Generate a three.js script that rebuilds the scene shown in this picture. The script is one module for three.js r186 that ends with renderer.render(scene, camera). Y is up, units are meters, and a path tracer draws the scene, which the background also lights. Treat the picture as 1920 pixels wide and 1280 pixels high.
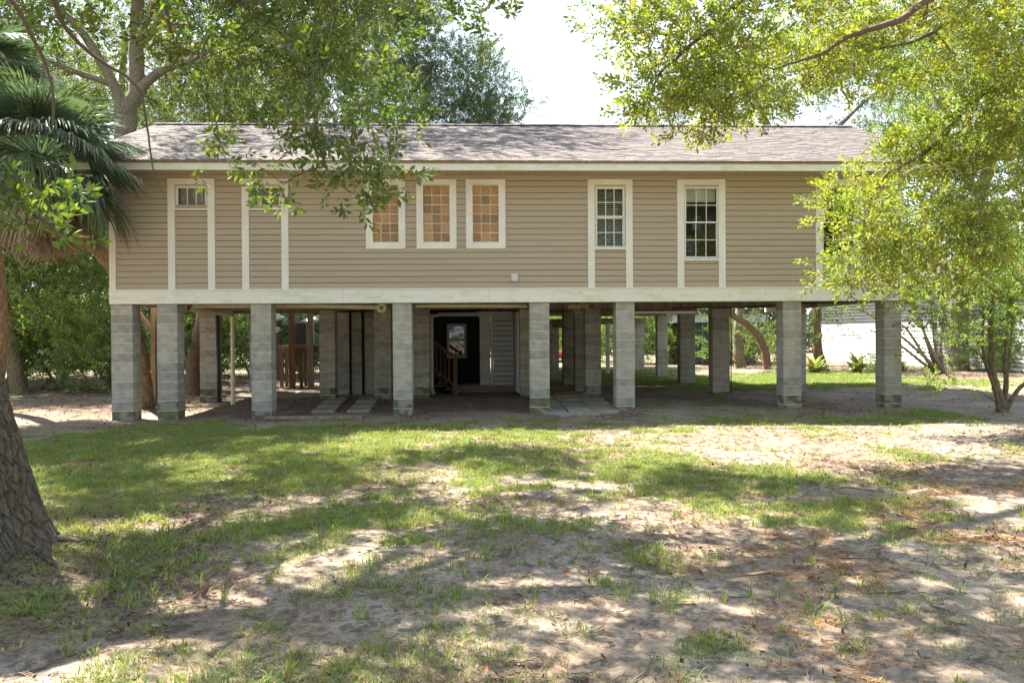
import * as THREE from 'three';
import { mergeGeometries } from 'three/addons/utils/BufferGeometryUtils.js';
import { ConvexGeometry } from 'three/addons/geometries/ConvexGeometry.js';

// ------------------------------------------------------------------ camera, sky, sun, exposure
const scene = new THREE.Scene();
const R = Math.PI / 180;
const camera = new THREE.PerspectiveCamera(2 * Math.atan(640 / 1450) / R, 1.5, 0.1, 900);
camera.position.set(0, 1.74, 16.5);
camera.rotation.set(-0.4 * R, -2.2 * R, -0.37 * R, 'YXZ');
scene.add(camera);

const sunDir = new THREE.Vector3(-0.52, 1, -0.43).normalize();
const sun = new THREE.DirectionalLight(new THREE.Color(1, 0.93, 0.82), 5.0);
sun.position.copy(sunDir).multiplyScalar(60);
sun.castShadow = true;
Object.assign(sun.shadow.camera, { left: -30, right: 30, top: 30, bottom: -30, near: 1, far: 140 });
sun.shadow.mapSize.set(4096, 4096);
sun.shadow.radius = 0.9;
scene.add(sun); scene.add(sun.target);
{
  const W = 512, H = 256, d = new Float32Array(W * H * 4);
  for (let j = 0; j < H; j++) for (let i = 0; i < W; i++) {
    const el = ((j + 0.5) / H - 0.5) * Math.PI, az = ((i + 0.5) / W - 0.5) * 2 * Math.PI;
    const y = Math.sin(el), x = Math.cos(el) * Math.cos(az), z = Math.cos(el) * Math.sin(az);
    const t = Math.pow(Math.max(0, y), 0.85), c = Math.max(0, x * sunDir.x + y * sunDir.y + z * sunDir.z);
    const g = 0.55 * Math.pow(c, 12) + 0.12 * Math.pow(c, 2), k = 0.385;
    const o = (j * W + i) * 4;
    d[o] = k * ((1 - t) * 0.92 + t * 0.34 + g); d[o + 1] = k * ((1 - t) * 0.98 + t * 0.52 + g * 0.96); d[o + 2] = k * ((1 - t) * 1.06 + t * 0.86 + g * 0.88); d[o + 3] = 1;
  }
  const t = new THREE.DataTexture(d, W, H, THREE.RGBAFormat, THREE.FloatType);
  t.mapping = THREE.EquirectangularReflectionMapping; t.magFilter = THREE.LinearFilter; t.needsUpdate = true;
  scene.background = t; scene.environment = t;
}
const renderer = new THREE.WebGLRenderer({ antialias: true });
renderer.toneMapping = THREE.LinearToneMapping;
renderer.toneMappingExposure = 4.9;
renderer.shadowMap.enabled = true;

// ------------------------------------------------------------------ helpers
let seed = 20177;
const rnd = () => { seed = (seed * 1664525 + 1013904223) >>> 0; return seed / 4294967296; };
const rr = (a, b) => a + (b - a) * rnd();
const reseed = (s) => { seed = s >>> 0; for (let i = 0; i < 4; i++) rnd(); };
const gauss = () => (rnd() + rnd() + rnd() + rnd() - 2) * 1.0;
const clamp = (x, a = 0, b = 1) => Math.min(b, Math.max(a, x));
const sst = (a, b, x) => { const t = clamp((x - a) / (b - a)); return t * t * (3 - 2 * t); };
const V = (x, y, z) => new THREE.Vector3(x, y, z);
const hash = (i, j, s) => { let h = Math.imul(i, 374761393) ^ Math.imul(j, 668265263) ^ Math.imul(s, 1274126177); h = Math.imul(h ^ (h >>> 13), 1274126177); return ((h ^ (h >>> 16)) >>> 0) / 4294967296; };
function vnoise(x, y, s, p = 0) {
  const i = Math.floor(x), j = Math.floor(y); let u = x - i, v = y - j; u = u * u * (3 - 2 * u); v = v * v * (3 - 2 * v);
  const w = (n) => p ? ((n % p) + p) % p : n;
  const a = hash(w(i), w(j), s), b = hash(w(i + 1), w(j), s), c = hash(w(i), w(j + 1), s), d = hash(w(i + 1), w(j + 1), s);
  return a + (b - a) * u + (c - a) * v + (a - b - c + d) * u * v;
}
function fbm(x, y, s, o = 4, p = 0) { let a = 0, k = 0.5, n = 0; for (let q = 0; q < o; q++) { a += k * vnoise(x, y, s + q, p); n += k; k *= 0.5; x *= 2; y *= 2; p *= 2; } return a / n; }
function worley(x, y, s, px) {            // [F1, F2]
  const i = Math.floor(x), j = Math.floor(y); let f1 = 9, f2 = 9;
  for (let a = -1; a < 2; a++) for (let b = -1; b < 2; b++) {
    const ii = px ? (((i + a) % px) + px) % px : i + a;
    const dx = i + a + hash(ii, j + b, s) - x, dy = j + b + hash(ii, j + b, s + 7) - y, d = Math.sqrt(dx * dx + dy * dy);
    if (d < f1) { f2 = f1; f1 = d; } else if (d < f2) f2 = d;
  }
  return [f1, f2];
}
// textures
function tex(w, h, fn, srgb = true) {
  const d = new Uint8Array(w * h * 4);
  for (let j = 0; j < h; j++) for (let i = 0; i < w; i++) {
    const c = fn(i / w, j / h, i, j), o = (j * w + i) * 4;
    if (typeof c === 'number') d[o] = d[o + 1] = d[o + 2] = clamp(c) * 255;
    else for (let k = 0; k < 3; k++) { const x = clamp(c[k]); d[o + k] = 255 * (srgb ? (x <= 0.0031308 ? 12.92 * x : 1.055 * Math.pow(x, 1 / 2.4) - 0.055) : x); }
    d[o + 3] = 255;
  }
  const t = new THREE.DataTexture(d, w, h); t.wrapS = t.wrapT = THREE.RepeatWrapping; t.magFilter = THREE.LinearFilter; t.minFilter = THREE.LinearMipmapLinearFilter; t.generateMipmaps = true;
  if (srgb) t.colorSpace = THREE.SRGBColorSpace; t.needsUpdate = true; return t;
}
const rep = (t, u, v, ou = 0, ov = 0) => { const c = t.clone(); c.repeat.set(u, v); c.offset.set(ou, ov); c.needsUpdate = true; return c; };
const C = (r, g, b) => new THREE.Color().setRGB(r, g, b);
const mat = (r, g, b, rough = 0.8, o = {}) => new THREE.MeshStandardMaterial({ color: C(r, g, b), roughness: rough, ...o });
const pmat = (r, g, b, rough, o = {}) => new THREE.MeshPhysicalMaterial({ color: C(r, g, b), roughness: rough, ...o });
// objects
const names = new Map();
function numbered(n) { const k = names.get(n) ?? 0; names.set(n, k + 1); return k ? n + '_' + String(k).padStart(3, '0') : n; }
const lit = (m) => { m.castShadow = m.receiveShadow = true; return m; };
function worldOf(o) { const p = V(0, 0, 0); while (o && o !== scene) { p.add(o.position); o = o.parent; } return p; }
function thing(name, label, category, pos, group) {
  const o = new THREE.Group(); o.name = numbered(name); o.position.set(...pos); scene.add(o);
  o.userData = { label, category }; if (group) o.userData.group = group; return o;
}
// a mesh under parent; wp is where its origin goes in the world
function put(parent, name, geo, material, wp = [0, 0, 0], rot) {
  const m = lit(new THREE.Mesh(geo, material)); m.name = parent === scene ? numbered(name) : name;
  m.position.set(...wp); if (parent !== scene) m.position.sub(worldOf(parent));
  if (rot) m.rotation.set(...rot); parent.add(m); return m;
}
function part(parent, name, wp) { const g = new THREE.Group(); g.name = name; g.position.set(...wp).sub(worldOf(parent)); parent.add(g); return g; }
function structure(name, geo, material, wp) { const m = put(scene, name, geo, material, wp); m.userData.kind = 'structure'; return m; }
function boxUV(g, s = 1, ou = 0, ov = 0) {
  if (g.index) g = g.toNonIndexed();
  const p = g.attributes.position, n = g.attributes.normal, uv = new Float32Array(p.count * 2);
  for (let i = 0; i < p.count; i++) {
    const ax = Math.abs(n.getX(i)), ay = Math.abs(n.getY(i)), az = Math.abs(n.getZ(i));
    const [a, b] = az >= ax && az >= ay ? [p.getX(i), p.getY(i)] : ax >= ay ? [p.getZ(i), p.getY(i)] : [p.getX(i), p.getZ(i)];
    uv[2 * i] = a * s + ou; uv[2 * i + 1] = b * s + ov;
  }
  g.setAttribute('uv', new THREE.BufferAttribute(uv, 2)); return g;
}
// axis-aligned box by its bounds
function bb(x0, x1, y0, y1, z0, z1) { const g = new THREE.BoxGeometry(x1 - x0, y1 - y0, z1 - z0); g.translate((x0 + x1) / 2, (y0 + y1) / 2, (z0 + z1) / 2); return boxUV(g); }
function bx(w, h, d, x = 0, y = 0, z = 0, rx = 0, ry = 0, rz = 0) { let g = boxUV(new THREE.BoxGeometry(w, h, d)); g.rotateZ(rz); g.rotateX(rx); g.rotateY(ry); g.translate(x, y, z); return g; }
const join = (a) => mergeGeometries(a.map((g) => g.index ? g.toNonIndexed() : g));
function chamfer(w, h, d, c) {
  const p = []; w /= 2; h /= 2; d /= 2;
  for (const sx of [-1, 1]) for (const sy of [-1, 1]) for (const sz of [-1, 1]) { p.push(V(sx * (w - c), sy * (h - c), sz * d), V(sx * (w - c), sy * h, sz * (d - c)), V(sx * w, sy * (h - c), sz * (d - c))); }
  return boxUV(new ConvexGeometry(p), 1, rnd() * 7, rnd() * 7);
}
// tapered tube along points
function tube(pts, radii, sides = 7, disp) {
  const P = pts.map((p) => p.isVector3 ? p : V(...p)), n = P.length, pos = [], nor = [], uv = [], idx = [];
  let up = V(0.3, 0.1, 1).normalize(), len = 0; const T = V(0, 0, 0), A = V(0, 0, 0), B = V(0, 0, 0);
  for (let i = 0; i < n; i++) {
    T.subVectors(P[Math.min(n - 1, i + 1)], P[Math.max(0, i - 1)]).normalize();
    A.crossVectors(up, T); if (A.lengthSq() < 1e-4) A.crossVectors(V(1, 0, 0.2), T); A.normalize(); B.crossVectors(T, A); up.copy(B);
    if (i) len += P[i].distanceTo(P[i - 1]);
    for (let k = 0; k <= sides; k++) {
      const a = (k % sides) / sides * Math.PI * 2, ca = Math.cos(a), sa = Math.sin(a); let r = radii[i]; if (disp) r += disp(a, len, r, i);
      const nx = A.x * ca + B.x * sa, ny = A.y * ca + B.y * sa, nz = A.z * ca + B.z * sa;
      pos.push(P[i].x + nx * r, P[i].y + ny * r, P[i].z + nz * r); nor.push(nx, ny, nz); uv.push(k / sides * Math.max(1, Math.round(radii[0] * 6.28 / 0.5)) * 0.5, len);
    }
  }
  const w = sides + 1;
  for (let i = 0; i < n - 1; i++) for (let k = 0; k < sides; k++) { const a = i * w + k, b = a + 1, c = a + w, d = c + 1; idx.push(a, b, c, b, d, c); }
  const g = new THREE.BufferGeometry(); g.setAttribute('position', new THREE.Float32BufferAttribute(pos, 3)); g.setAttribute('normal', new THREE.Float32BufferAttribute(nor, 3)); g.setAttribute('uv', new THREE.Float32BufferAttribute(uv, 2)); g.setIndex(idx);
  if (disp) g.computeVertexNormals(); return g;
}
// smooth curve with radii through given points
function limb(pts, r0, r1, sides = 8, seg = 5, wob = 0.03) {
  const cv = new THREE.CatmullRomCurve3(pts.map((p) => V(...p))), n = (pts.length - 1) * seg, q = [], rad = [];
  for (let i = 0; i <= n; i++) { const p = cv.getPoint(i / n); if (i && i < n) p.add(V(gauss() * wob, gauss() * wob, gauss() * wob)); q.push(p); rad.push(r0 + (r1 - r0) * Math.pow(i / n, 0.8)); }
  return { geo: tube(q, rad, sides), pts: q, rad };
}
const cylBetween = (a, b, r, sides = 10) => tube([a, b], [r, r], sides);
function capped(a, b, r, sides = 10) {      // closed cylinder between two points
  const A = V(...a), B = V(...b), d = B.clone().sub(A), g = new THREE.CylinderGeometry(r, r, d.length(), sides).toNonIndexed();
  g.applyQuaternion(new THREE.Quaternion().setFromUnitVectors(V(0, 1, 0), d.clone().normalize())); g.translate((A.x + B.x) / 2, (A.y + B.y) / 2, (A.z + B.z) / 2); return g;
}
function beamBetween(a, b, w, h) {          // timber between two points
  const A = V(...a), B = V(...b), d = B.clone().sub(A), g = boxUV(new THREE.BoxGeometry(w, d.length(), h));
  g.applyQuaternion(new THREE.Quaternion().setFromUnitVectors(V(0, 1, 0), d.clone().normalize())); g.translate((A.x + B.x) / 2, (A.y + B.y) / 2, (A.z + B.z) / 2); return g;
}

// ------------------------------------------------------------------ ground height
function gh(x, z) {
  let h = 0.02 + 0.05 * sst(-7, 1, x) + 0.06 * sst(1, 4, x) + 0.05 * sst(0, -4, z) + 0.08 * sst(-8, -16, z) - 0.05 * sst(2, 8, z);
  h += 0.08 * sst(8, 16, x) * sst(2, -10, z);
  h += (fbm(x * 0.35 + 40, z * 0.35 + 40, 11, 3) - 0.5) * 0.09 * sst(0.5, 3, z) + (fbm(x * 1.4 + 9, z * 1.4 + 77, 12, 3) - 0.5) * 0.035;
  h += 0.16 * Math.exp(-((x + 3.75) ** 2 + (z - 10.4) ** 2) / 0.9);       // soil heaped round the near oak
  const d = Math.hypot(x, z); return h + 0.4 * sst(40, 150, d);
}
// how much grass grows at a spot, 0 to 1
const bump2 = (x, z, cx, cz, rx, rz) => Math.max(0, 1 - ((x - cx) / rx) ** 2 - ((z - cz) / rz) ** 2);
function lawn(x, z) {
  let m = 0;
  m = Math.max(m, 1.4 * bump2(x, z, -4.6, 4.6, 5.2, 4.6), 0.95 * bump2(x, z, -1.0, 4.6, 4.6, 3.4), 0.72 * bump2(x, z, 0.5, 2.2, 7.0, 1.5), 0.95 * bump2(x, z, 2.3, 7.0, 2.2, 1.9), 0.7 * bump2(x, z, -1.8, 9.3, 2.6, 1.9));
  m = Math.max(m, 0.55 * bump2(x, z, 9, 1.8, 3.5, 1.6), 0.55 * bump2(x, z, 3.4, 9.5, 1.4, 0.7));
  m = Math.max(m, 1.6 * bump2(x, z, 9.3, -8.6, 6.2, 5.0), 1.3 * bump2(x, z, 4.5, -15, 4.5, 5), 0.6 * bump2(x, z, 14, -5.5, 5, 3));
  if (z < 0.6 && z > -4.6 && x > -7.9 && x < 9) m *= sst(-2.6, -4.6, z) * (x > 4 ? 1 : 0) + sst(0.0, 0.9, z);
  m *= 1 - sst(4.0, 5.6, x) * sst(2.6, 4.4, z) * (1 - sst(9.0, 10.5, z) * 0.3);
  const n = fbm(x * 0.9 + 3, z * 0.9 + 5, 31, 4), n2 = fbm(x * 3.1 + 13, z * 3.1 + 5, 35, 3);
  return clamp((m + 0.10) * 1.25 - (0.63 - n) * 2.6 - (0.57 - n2) * 2.6);
}
const litterAt = (x, z) => clamp(sst(0.5, 0.68, fbm(x * 0.7 + 70, z * 0.7 + 20, 51, 4)) * 0.8 + 0.9 * sst(-4.5, -9, x) * sst(1.5, -2, z) + 0.9 * bump2(x, z, -4.2, -2.6, 4.2, 2.6) + 0.9 * bump2(x, z, -3.6, 11.2, 2.2, 1.6) + 0.8 * sst(11, 15, x) * sst(-3, -8, z) + 0.9 * sst(-13.5, -16, z) + 0.5 * bump2(x, z, -0.8, -1.5, 2.2, 2));
const strawAt = (x, z) => sst(0.5, 0.66, fbm(x * 0.8 + 7, z * 1.3 + 31, 61, 4)) * (0.25 + 0.75 * sst(1, 3, x) * sst(7.5, 9, z));

// ------------------------------------------------------------------ surfaces
const T = {};
T.sand = tex(1024, 1024, (u, v) => {
  const a = fbm(u * 8, v * 8, 1, 5, 8), g = fbm(u * 128, v * 128, 2, 3, 128), k = fbm(u * 40, v * 40, 3, 3, 40); let s = 0.76 + (a - 0.5) * 0.5 + (g - 0.5) * 0.7;
  if (k > 0.62) s *= 1 - 0.5 * sst(0.62, 0.7, k); const w = worley(u * 90, v * 90, 5, 90); if (w[0] < 0.16 && hash(Math.floor(u * 90), Math.floor(v * 90), 9) > 0.7) s *= 0.45;
  return [s, s * (0.985 + (a - 0.5) * 0.06), s * (0.96 + (a - 0.5) * 0.1)];
});
T.sandBump = tex(1024, 1024, (u, v) => { const w = worley(u * 24, v * 24, 15, 24); return 0.5 * fbm(u * 10, v * 10, 16, 6, 10) + 0.3 * clamp(w[0]) + 0.25 * fbm(u * 160, v * 160, 17, 2, 160); }, false);
T.block = tex(512, 512, (u, v) => { const a = fbm(u * 5, v * 5, 21, 5, 5), g = fbm(u * 90, v * 90, 22, 2, 90), p = worley(u * 60, v * 60, 23, 60)[0]; let s = 0.8 + (a - 0.5) * 0.55 + (g - 0.5) * 0.35; if (p < 0.17) s *= 0.72; return [s, s, s * 0.97]; });
T.blockBump = tex(512, 512, (u, v) => 0.5 * fbm(u * 70, v * 70, 24, 3, 70) + 0.5 * clamp(worley(u * 60, v * 60, 23, 60)[0] * 2), false);
T.moss = tex(512, 512, (u, v) => {
  const a = fbm(u * 3, v * 3, 25, 6, 3), b = fbm(u * 6, v * 4, 26, 6, 4), g = fbm(u * 90, v * 90, 27, 2, 90), s = 0.75 + (g - 0.5) * 0.5; let c = [0.36 * s, 0.345 * s, 0.285 * s];
  if (a > 0.4) { const k = sst(0.4, 0.56, a); c = [c[0] * (1 - k) + 0.17 * k * s, c[1] * (1 - k) + 0.16 * k * s, c[2] * (1 - k) + 0.115 * k * s]; }
  if (b > 0.54) { const k = sst(0.54, 0.68, b); c = [c[0] * (1 - k) + 0.22 * k * s, c[1] * (1 - k) + 0.23 * k * s, c[2] * (1 - k) + 0.07 * k * s]; }
  return c;
});
T.paint = tex(512, 512, (u, v) => { const a = fbm(u * 4, v * 4, 41, 5, 4), s = fbm(u * 160, v * 6, 42, 2, 0); const k = 0.93 + (a - 0.5) * 0.18 + (s - 0.5) * 0.05; return [k, k * 0.99, k * 0.97]; });
T.algae = tex(1024, 256, (u, v) => {   // weathered board: 6 m by 0.3 m
  const a = fbm(u * 18, v * 2.2, 43, 5, 0), s = fbm(u * 300, v * 3, 44, 3, 0), b = fbm(u * 60, v * 5, 45, 3, 0), k = 0.95 + (b - 0.5) * 0.12, m = clamp(sst(0.42, 0.86, a + (s - 0.5) * 0.2)) * 0.8;
  return [k * (1 - m * 0.24), k * (1 - m * 0.17), k * (0.96 - m * 0.40)];
});
T.vinyl = tex(1024, 128, (u, v) => { const g = fbm(u * 6, v * 48, 46, 4, 0), a = fbm(u * 9, v * 2, 47, 3, 0), k = 0.95 + (g - 0.5) * 0.06 + (a - 0.5) * 0.05; return [k, k * 0.995, k * 0.985]; });
T.wood = tex(256, 1024, (u, v) => { const w = fbm(u * 3, v * 2, 48, 3, 0), g = fbm(u * 46 + w * 6, v * 3, 49, 4, 0), k = 0.6 + (g - 0.5) * 0.9 + (w - 0.5) * 0.5; return [k, k * 0.95, k * 0.9]; });
T.shingle = tex(512, 512, (u, v) => { const g = fbm(u * 120, v * 120, 71, 2, 120), a = fbm(u * 7, v * 7, 72, 4, 7), k = 0.8 + (g - 0.5) * 0.6 + (a - 0.5) * 0.4; return [k, k, k]; });
T.bark = tex(512, 512, (u, v) => {
  const q = fbm(u * 8, v * 8, 81, 3, 8), w = worley(u * 14 + q * 1.2, v * 5, 82, 14), e = sst(0.02, 0.3, w[1] - w[0]), g = fbm(u * 60, v * 30, 83, 3, 30), l = sst(0.55, 0.7, fbm(u * 6, v * 6, 84, 4, 6)), k = 0.45 + 0.5 * e * (0.6 + 0.5 * g);
  return [k * (1 - 0.1 * l), k * (0.95 + 0.05 * l), k * (0.85 + 0.05 * l)];
});
T.barkBump = tex(512, 512, (u, v) => { const q = fbm(u * 8, v * 8, 81, 3, 8), w = worley(u * 14 + q * 1.2, v * 5, 82, 14); return 0.75 * sst(0.0, 0.35, w[1] - w[0]) + 0.25 * fbm(u * 60, v * 30, 83, 3, 30); }, false);
T.palmBark = tex(256, 256, (u, v) => { const g = fbm(u * 20, v * 6, 85, 4, 0), s = 0.55 + (g - 0.5) * 0.8; return [s, s * 0.9, s * 0.8]; });
T.glassBump = tex(256, 256, (u, v) => { const w = worley(u * 9, v * 9, 91, 9), q = fbm(u * 5, v * 5, 92, 2, 5); return 0.6 * clamp(w[0] * 1.2) + 0.4 * (0.5 + 0.5 * Math.sin(q * 30)); }, false);

const M = {};
M.ground = new THREE.MeshStandardMaterial({ vertexColors: true, roughness: 0.97, map: T.sand, bumpMap: rep(T.sandBump, 2.1, 2.1), bumpScale: 0.009 });
M.block = [[0.51, 0.485, 0.42], [0.46, 0.44, 0.385], [0.54, 0.515, 0.445], [0.425, 0.405, 0.355]].map((c, i) => mat(...c, 0.95, { map: rep(T.block, 1.6, 1.6, i * 0.27, i * 0.4), bumpMap: rep(T.blockBump, 1.6, 1.6), bumpScale: 0.004 }));
M.moss = [0, 1, 2].map((i) => mat(1, 1, 1, 0.95, { map: rep(T.moss, 1.7, 1.7, i * 0.37, i * 0.21), bumpMap: rep(T.blockBump, 1.6, 1.6), bumpScale: 0.004 }));
M.mortar = mat(0.66, 0.64, 0.56, 0.95, { map: rep(T.block, 2, 2) });
M.siding = [[0.45, 0.378, 0.285], [0.46, 0.387, 0.292], [0.442, 0.371, 0.279]].map((c, i) => mat(...c, 0.55, { map: rep(T.vinyl, 0.3, 1 / 0.14, i * 0.3, 0) }));
M.felt = mat(0.06, 0.052, 0.045, 0.95);   // tarred felt behind the boards
M.trim = mat(0.85, 0.835, 0.785, 0.5, { map: rep(T.paint, 0.8, 0.8) });
M.band = mat(0.83, 0.815, 0.755, 0.55, { map: rep(T.algae, 1 / 6, 1 / 0.29) });
M.eave = mat(0.82, 0.80, 0.735, 0.55, { map: rep(T.algae, 1 / 4.7, 1 / 0.22, 0.3, 0.1) });
M.soffit = mat(0.46, 0.385, 0.29, 0.6);
M.shingle = [[0.138, 0.114, 0.104], [0.172, 0.141, 0.127], [0.106, 0.09, 0.086], [0.19, 0.155, 0.137], [0.142, 0.116, 0.11]].map((c, i) => mat(...c, 0.92, { map: rep(T.shingle, 1.4, 1.4, i * 0.2, i * 0.3) }));
M.shingleField = new THREE.MeshStandardMaterial({ vertexColors: true, roughness: 0.92, map: rep(T.shingle, 1.4, 1.4) });
M.ridge = mat(0.11, 0.095, 0.09, 0.92, { map: rep(T.shingle, 1.4, 1.4) });
M.glass = pmat(0.82, 0.86, 0.84, 0.015, { transmission: 1, ior: 1.52, specularIntensity: 1 });
M.glassBlock = [[0.56, 0.36, 0.19], [0.44, 0.3, 0.18], [0.62, 0.42, 0.24]].map((c, i) => pmat(...c, 0.07, { metalness: 0.85, bumpMap: rep(T.glassBump, 3, 3, i * 0.31, i * 0.17), bumpScale: 0.006 }));
M.interior = mat(0.34, 0.31, 0.27, 0.9);
M.blind = mat(0.8, 0.79, 0.75, 0.6);
M.shade = mat(0.62, 0.63, 0.55, 0.8);
M.curtain = mat(0.33, 0.27, 0.21, 0.9);
M.timber = mat(0.36, 0.25, 0.155, 0.85, { map: rep(T.wood, 2.5, 0.6), bumpMap: rep(T.wood, 2.5, 0.6), bumpScale: 0.003 });
M.oldTimber = mat(0.42, 0.36, 0.27, 0.9, { map: rep(T.wood, 2.5, 0.6), bumpMap: rep(T.wood, 2.5, 0.6), bumpScale: 0.003 });
M.redTimber = mat(0.30, 0.155, 0.08, 0.8, { map: rep(T.wood, 2.5, 0.6), bumpMap: rep(T.wood, 2.5, 0.6), bumpScale: 0.003 });
M.rim = mat(0.62, 0.54, 0.42, 0.85, { map: rep(T.wood, 0.6, 0.4) });
M.pipe = mat(0.72, 0.66, 0.5, 0.5, { map: rep(T.algae, 0.6, 2) });
M.blackPipe = mat(0.02, 0.02, 0.022, 0.6);
M.greyLap = [[0.66, 0.66, 0.70], [0.61, 0.61, 0.65], [0.7, 0.69, 0.70]].map((c) => mat(...c, 0.8, { map: rep(T.vinyl, 0.4, 5) }));
M.black = mat(0.022, 0.021, 0.024, 0.75);
M.greyWhite = mat(0.70, 0.72, 0.76, 0.6, { map: rep(T.paint, 1, 1) });
M.concrete = [[0.42, 0.385, 0.31], [0.38, 0.35, 0.29], [0.45, 0.41, 0.34]].map((c, i) => mat(...c, 0.95, { map: rep(T.block, 0.9, 0.9, i * 0.3, i * 0.1), bumpMap: rep(T.blockBump, 1.6, 1.6), bumpScale: 0.004 }));
M.acBody = mat(0.30, 0.315, 0.33, 0.5, { metalness: 0.2 });
M.acGrille = mat(0.055, 0.057, 0.062, 0.6);
M.white = mat(0.68, 0.68, 0.67, 0.55, { map: rep(T.paint, 0.6, 0.6) });
M.bark = mat(0.30, 0.235, 0.165, 0.95, { map: rep(T.bark, 1.4, 1.0), bumpMap: rep(T.barkBump, 1.4, 1.0), bumpScale: 0.02 });
M.barkGrey = mat(0.36, 0.31, 0.24, 0.95, { map: rep(T.bark, 1.4, 1.0), bumpMap: rep(T.barkBump, 1.4, 1.0), bumpScale: 0.02 });
M.barkRed = mat(0.27, 0.175, 0.115, 0.95, { map: rep(T.bark, 1.4, 1.0), bumpMap: rep(T.barkBump, 1.4, 1.0), bumpScale: 0.02 });
M.barkNear = mat(0.15, 0.12, 0.085, 0.95, { map: rep(T.bark, 1.6, 1.3), bumpMap: rep(T.barkBump, 1.6, 1.3), bumpScale: 0.015 });
M.twig = mat(0.115, 0.085, 0.06, 0.9);
M.palmBark = mat(0.33, 0.26, 0.18, 0.95, { map: rep(T.palmBark, 2, 2), bumpMap: rep(T.palmBark, 2, 2), bumpScale: 0.02 });
const leafMat = (r, g, b, tr = 0.5, coat = 0.35) => pmat(r, g, b, 1, { transmission: tr, thickness: 0, side: THREE.DoubleSide, vertexColors: true, clearcoat: coat, clearcoatRoughness: 0.38 });
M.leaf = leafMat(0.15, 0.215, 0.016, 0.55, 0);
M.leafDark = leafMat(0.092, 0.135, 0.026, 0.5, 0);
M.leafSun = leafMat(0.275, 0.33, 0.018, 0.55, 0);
M.grass = pmat(0.235, 0.315, 0.045, 1, { transmission: 0.45, thickness: 0, side: THREE.DoubleSide, vertexColors: true });
M.frond = [[0.085, 0.145, 0.06], [0.11, 0.165, 0.058], [0.072, 0.125, 0.066]].map((c) => pmat(...c, 1, { transmission: 0.35, thickness: 0, side: THREE.DoubleSide, clearcoat: 0.5, clearcoatRoughness: 0.32 }));
M.deadFrond = [[0.3, 0.22, 0.15], [0.42, 0.36, 0.29], [0.24, 0.155, 0.1]].map((c) => pmat(...c, 1, { transmission: 0.25, thickness: 0, side: THREE.DoubleSide }));
M.strap = [[0.22, 0.30, 0.05], [0.30, 0.34, 0.06], [0.34, 0.25, 0.06]].map((c) => pmat(...c, 1, { transmission: 0.4, thickness: 0, side: THREE.DoubleSide, clearcoat: 0.4, clearcoatRoughness: 0.3 }));
M.dryLeaf = new THREE.MeshStandardMaterial({ color: C(1, 1, 1), roughness: 0.85, side: THREE.DoubleSide });
M.red = pmat(0.55, 0.045, 0.02, 0.35, { clearcoat: 0.6 });
M.tyre = mat(0.03, 0.03, 0.03, 0.85);

// ------------------------------------------------------------------ the ground, one sheet
{
  const axis = (bands) => { const o = []; for (const [a, b, s] of bands) for (let t = a; t < b - 1e-6; t += s) o.push(t); o.push(bands[bands.length - 1][1]); return o; };
  const xs = axis([[-260, -80, 30], [-80, -30, 5], [-30, -12, 1], [-12, -8, 0.25], [-8, 10, 0.07], [10, 18, 0.25], [18, 40, 1], [40, 80, 5], [80, 260, 30]]);
  const zs = axis([[-260, -80, 30], [-80, -35, 5], [-35, -16, 0.7], [-16, -4, 0.22], [-4, 3, 0.11], [3, 13.6, 0.07], [13.6, 20, 0.5], [20, 60, 5], [60, 260, 40]]);
  const nx = xs.length, nz = zs.length, pos = new Float32Array(nx * nz * 3), col = new Float32Array(nx * nz * 3), uv = new Float32Array(nx * nz * 2), idx = [];
  for (let j = 0; j < nz; j++) for (let i = 0; i < nx; i++) {
    const x = xs[i], z = zs[j], k = j * nx + i, near = Math.abs(x) < 18 && z > -20;
    const micro = near ? (fbm(x * 6, z * 6, 14, 3) - 0.5) * 0.011 : 0;
    let tracks = 0; if (near && x > 2.2 && z > 4) for (const [ox, sl] of [[4.3, -0.42], [6.1, -0.42]]) { const d = x - ox - (z - 9) * sl; if (Math.abs(d) < 0.16) tracks -= 0.026 * sst(0.16, 0.1, Math.abs(d)) + 0.008 * (Math.sin((z + Math.abs(d)) * 70) > 0 ? 1 : 0); }
    pos.set([x, gh(x, z) + micro + tracks, z], k * 3); uv.set([x / 3, z / 3], k * 2);
    const L = near ? litterAt(x, z) : 0.9, S = near ? strawAt(x, z) : 0, G = near ? lawn(x, z) : 0.4, n = fbm(x * 5, z * 5, 18, 3);
    let c = [0.335, 0.268, 0.203]; const mixTo = (d, t) => { c = c.map((v, q) => v + (d[q] - v) * t); };
    mixTo([0.262, 0.198, 0.138], sst(0.35, 0.7, fbm(x * 0.8, z * 0.8, 19, 3)));
    mixTo([0.16, 0.1, 0.06], L * (0.55 + 0.45 * sst(0.4, 0.6, n)) * 0.85);
    mixTo([0.33, 0.19, 0.095], S * 0.55 * sst(0.38, 0.6, n));
    mixTo([0.29, 0.27, 0.12], Math.min(1, G * 1.3) * 0.8);
    col.set(c, k * 3);
  }
  for (let j = 0; j < nz - 1; j++) for (let i = 0; i < nx - 1; i++) { const a = j * nx + i, b = a + 1, c = a + nx, d = c + 1; idx.push(a, c, b, b, c, d); }
  const g = new THREE.BufferGeometry(); g.setAttribute('position', new THREE.BufferAttribute(pos, 3)); g.setAttribute('color', new THREE.BufferAttribute(col, 3)); g.setAttribute('uv', new THREE.BufferAttribute(uv, 2)); g.setIndex(idx); g.computeVertexNormals();
  structure('ground', g, M.ground).userData.label = 'sandy yard with patchy grass, leaf litter and tyre tracks';
}

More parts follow.
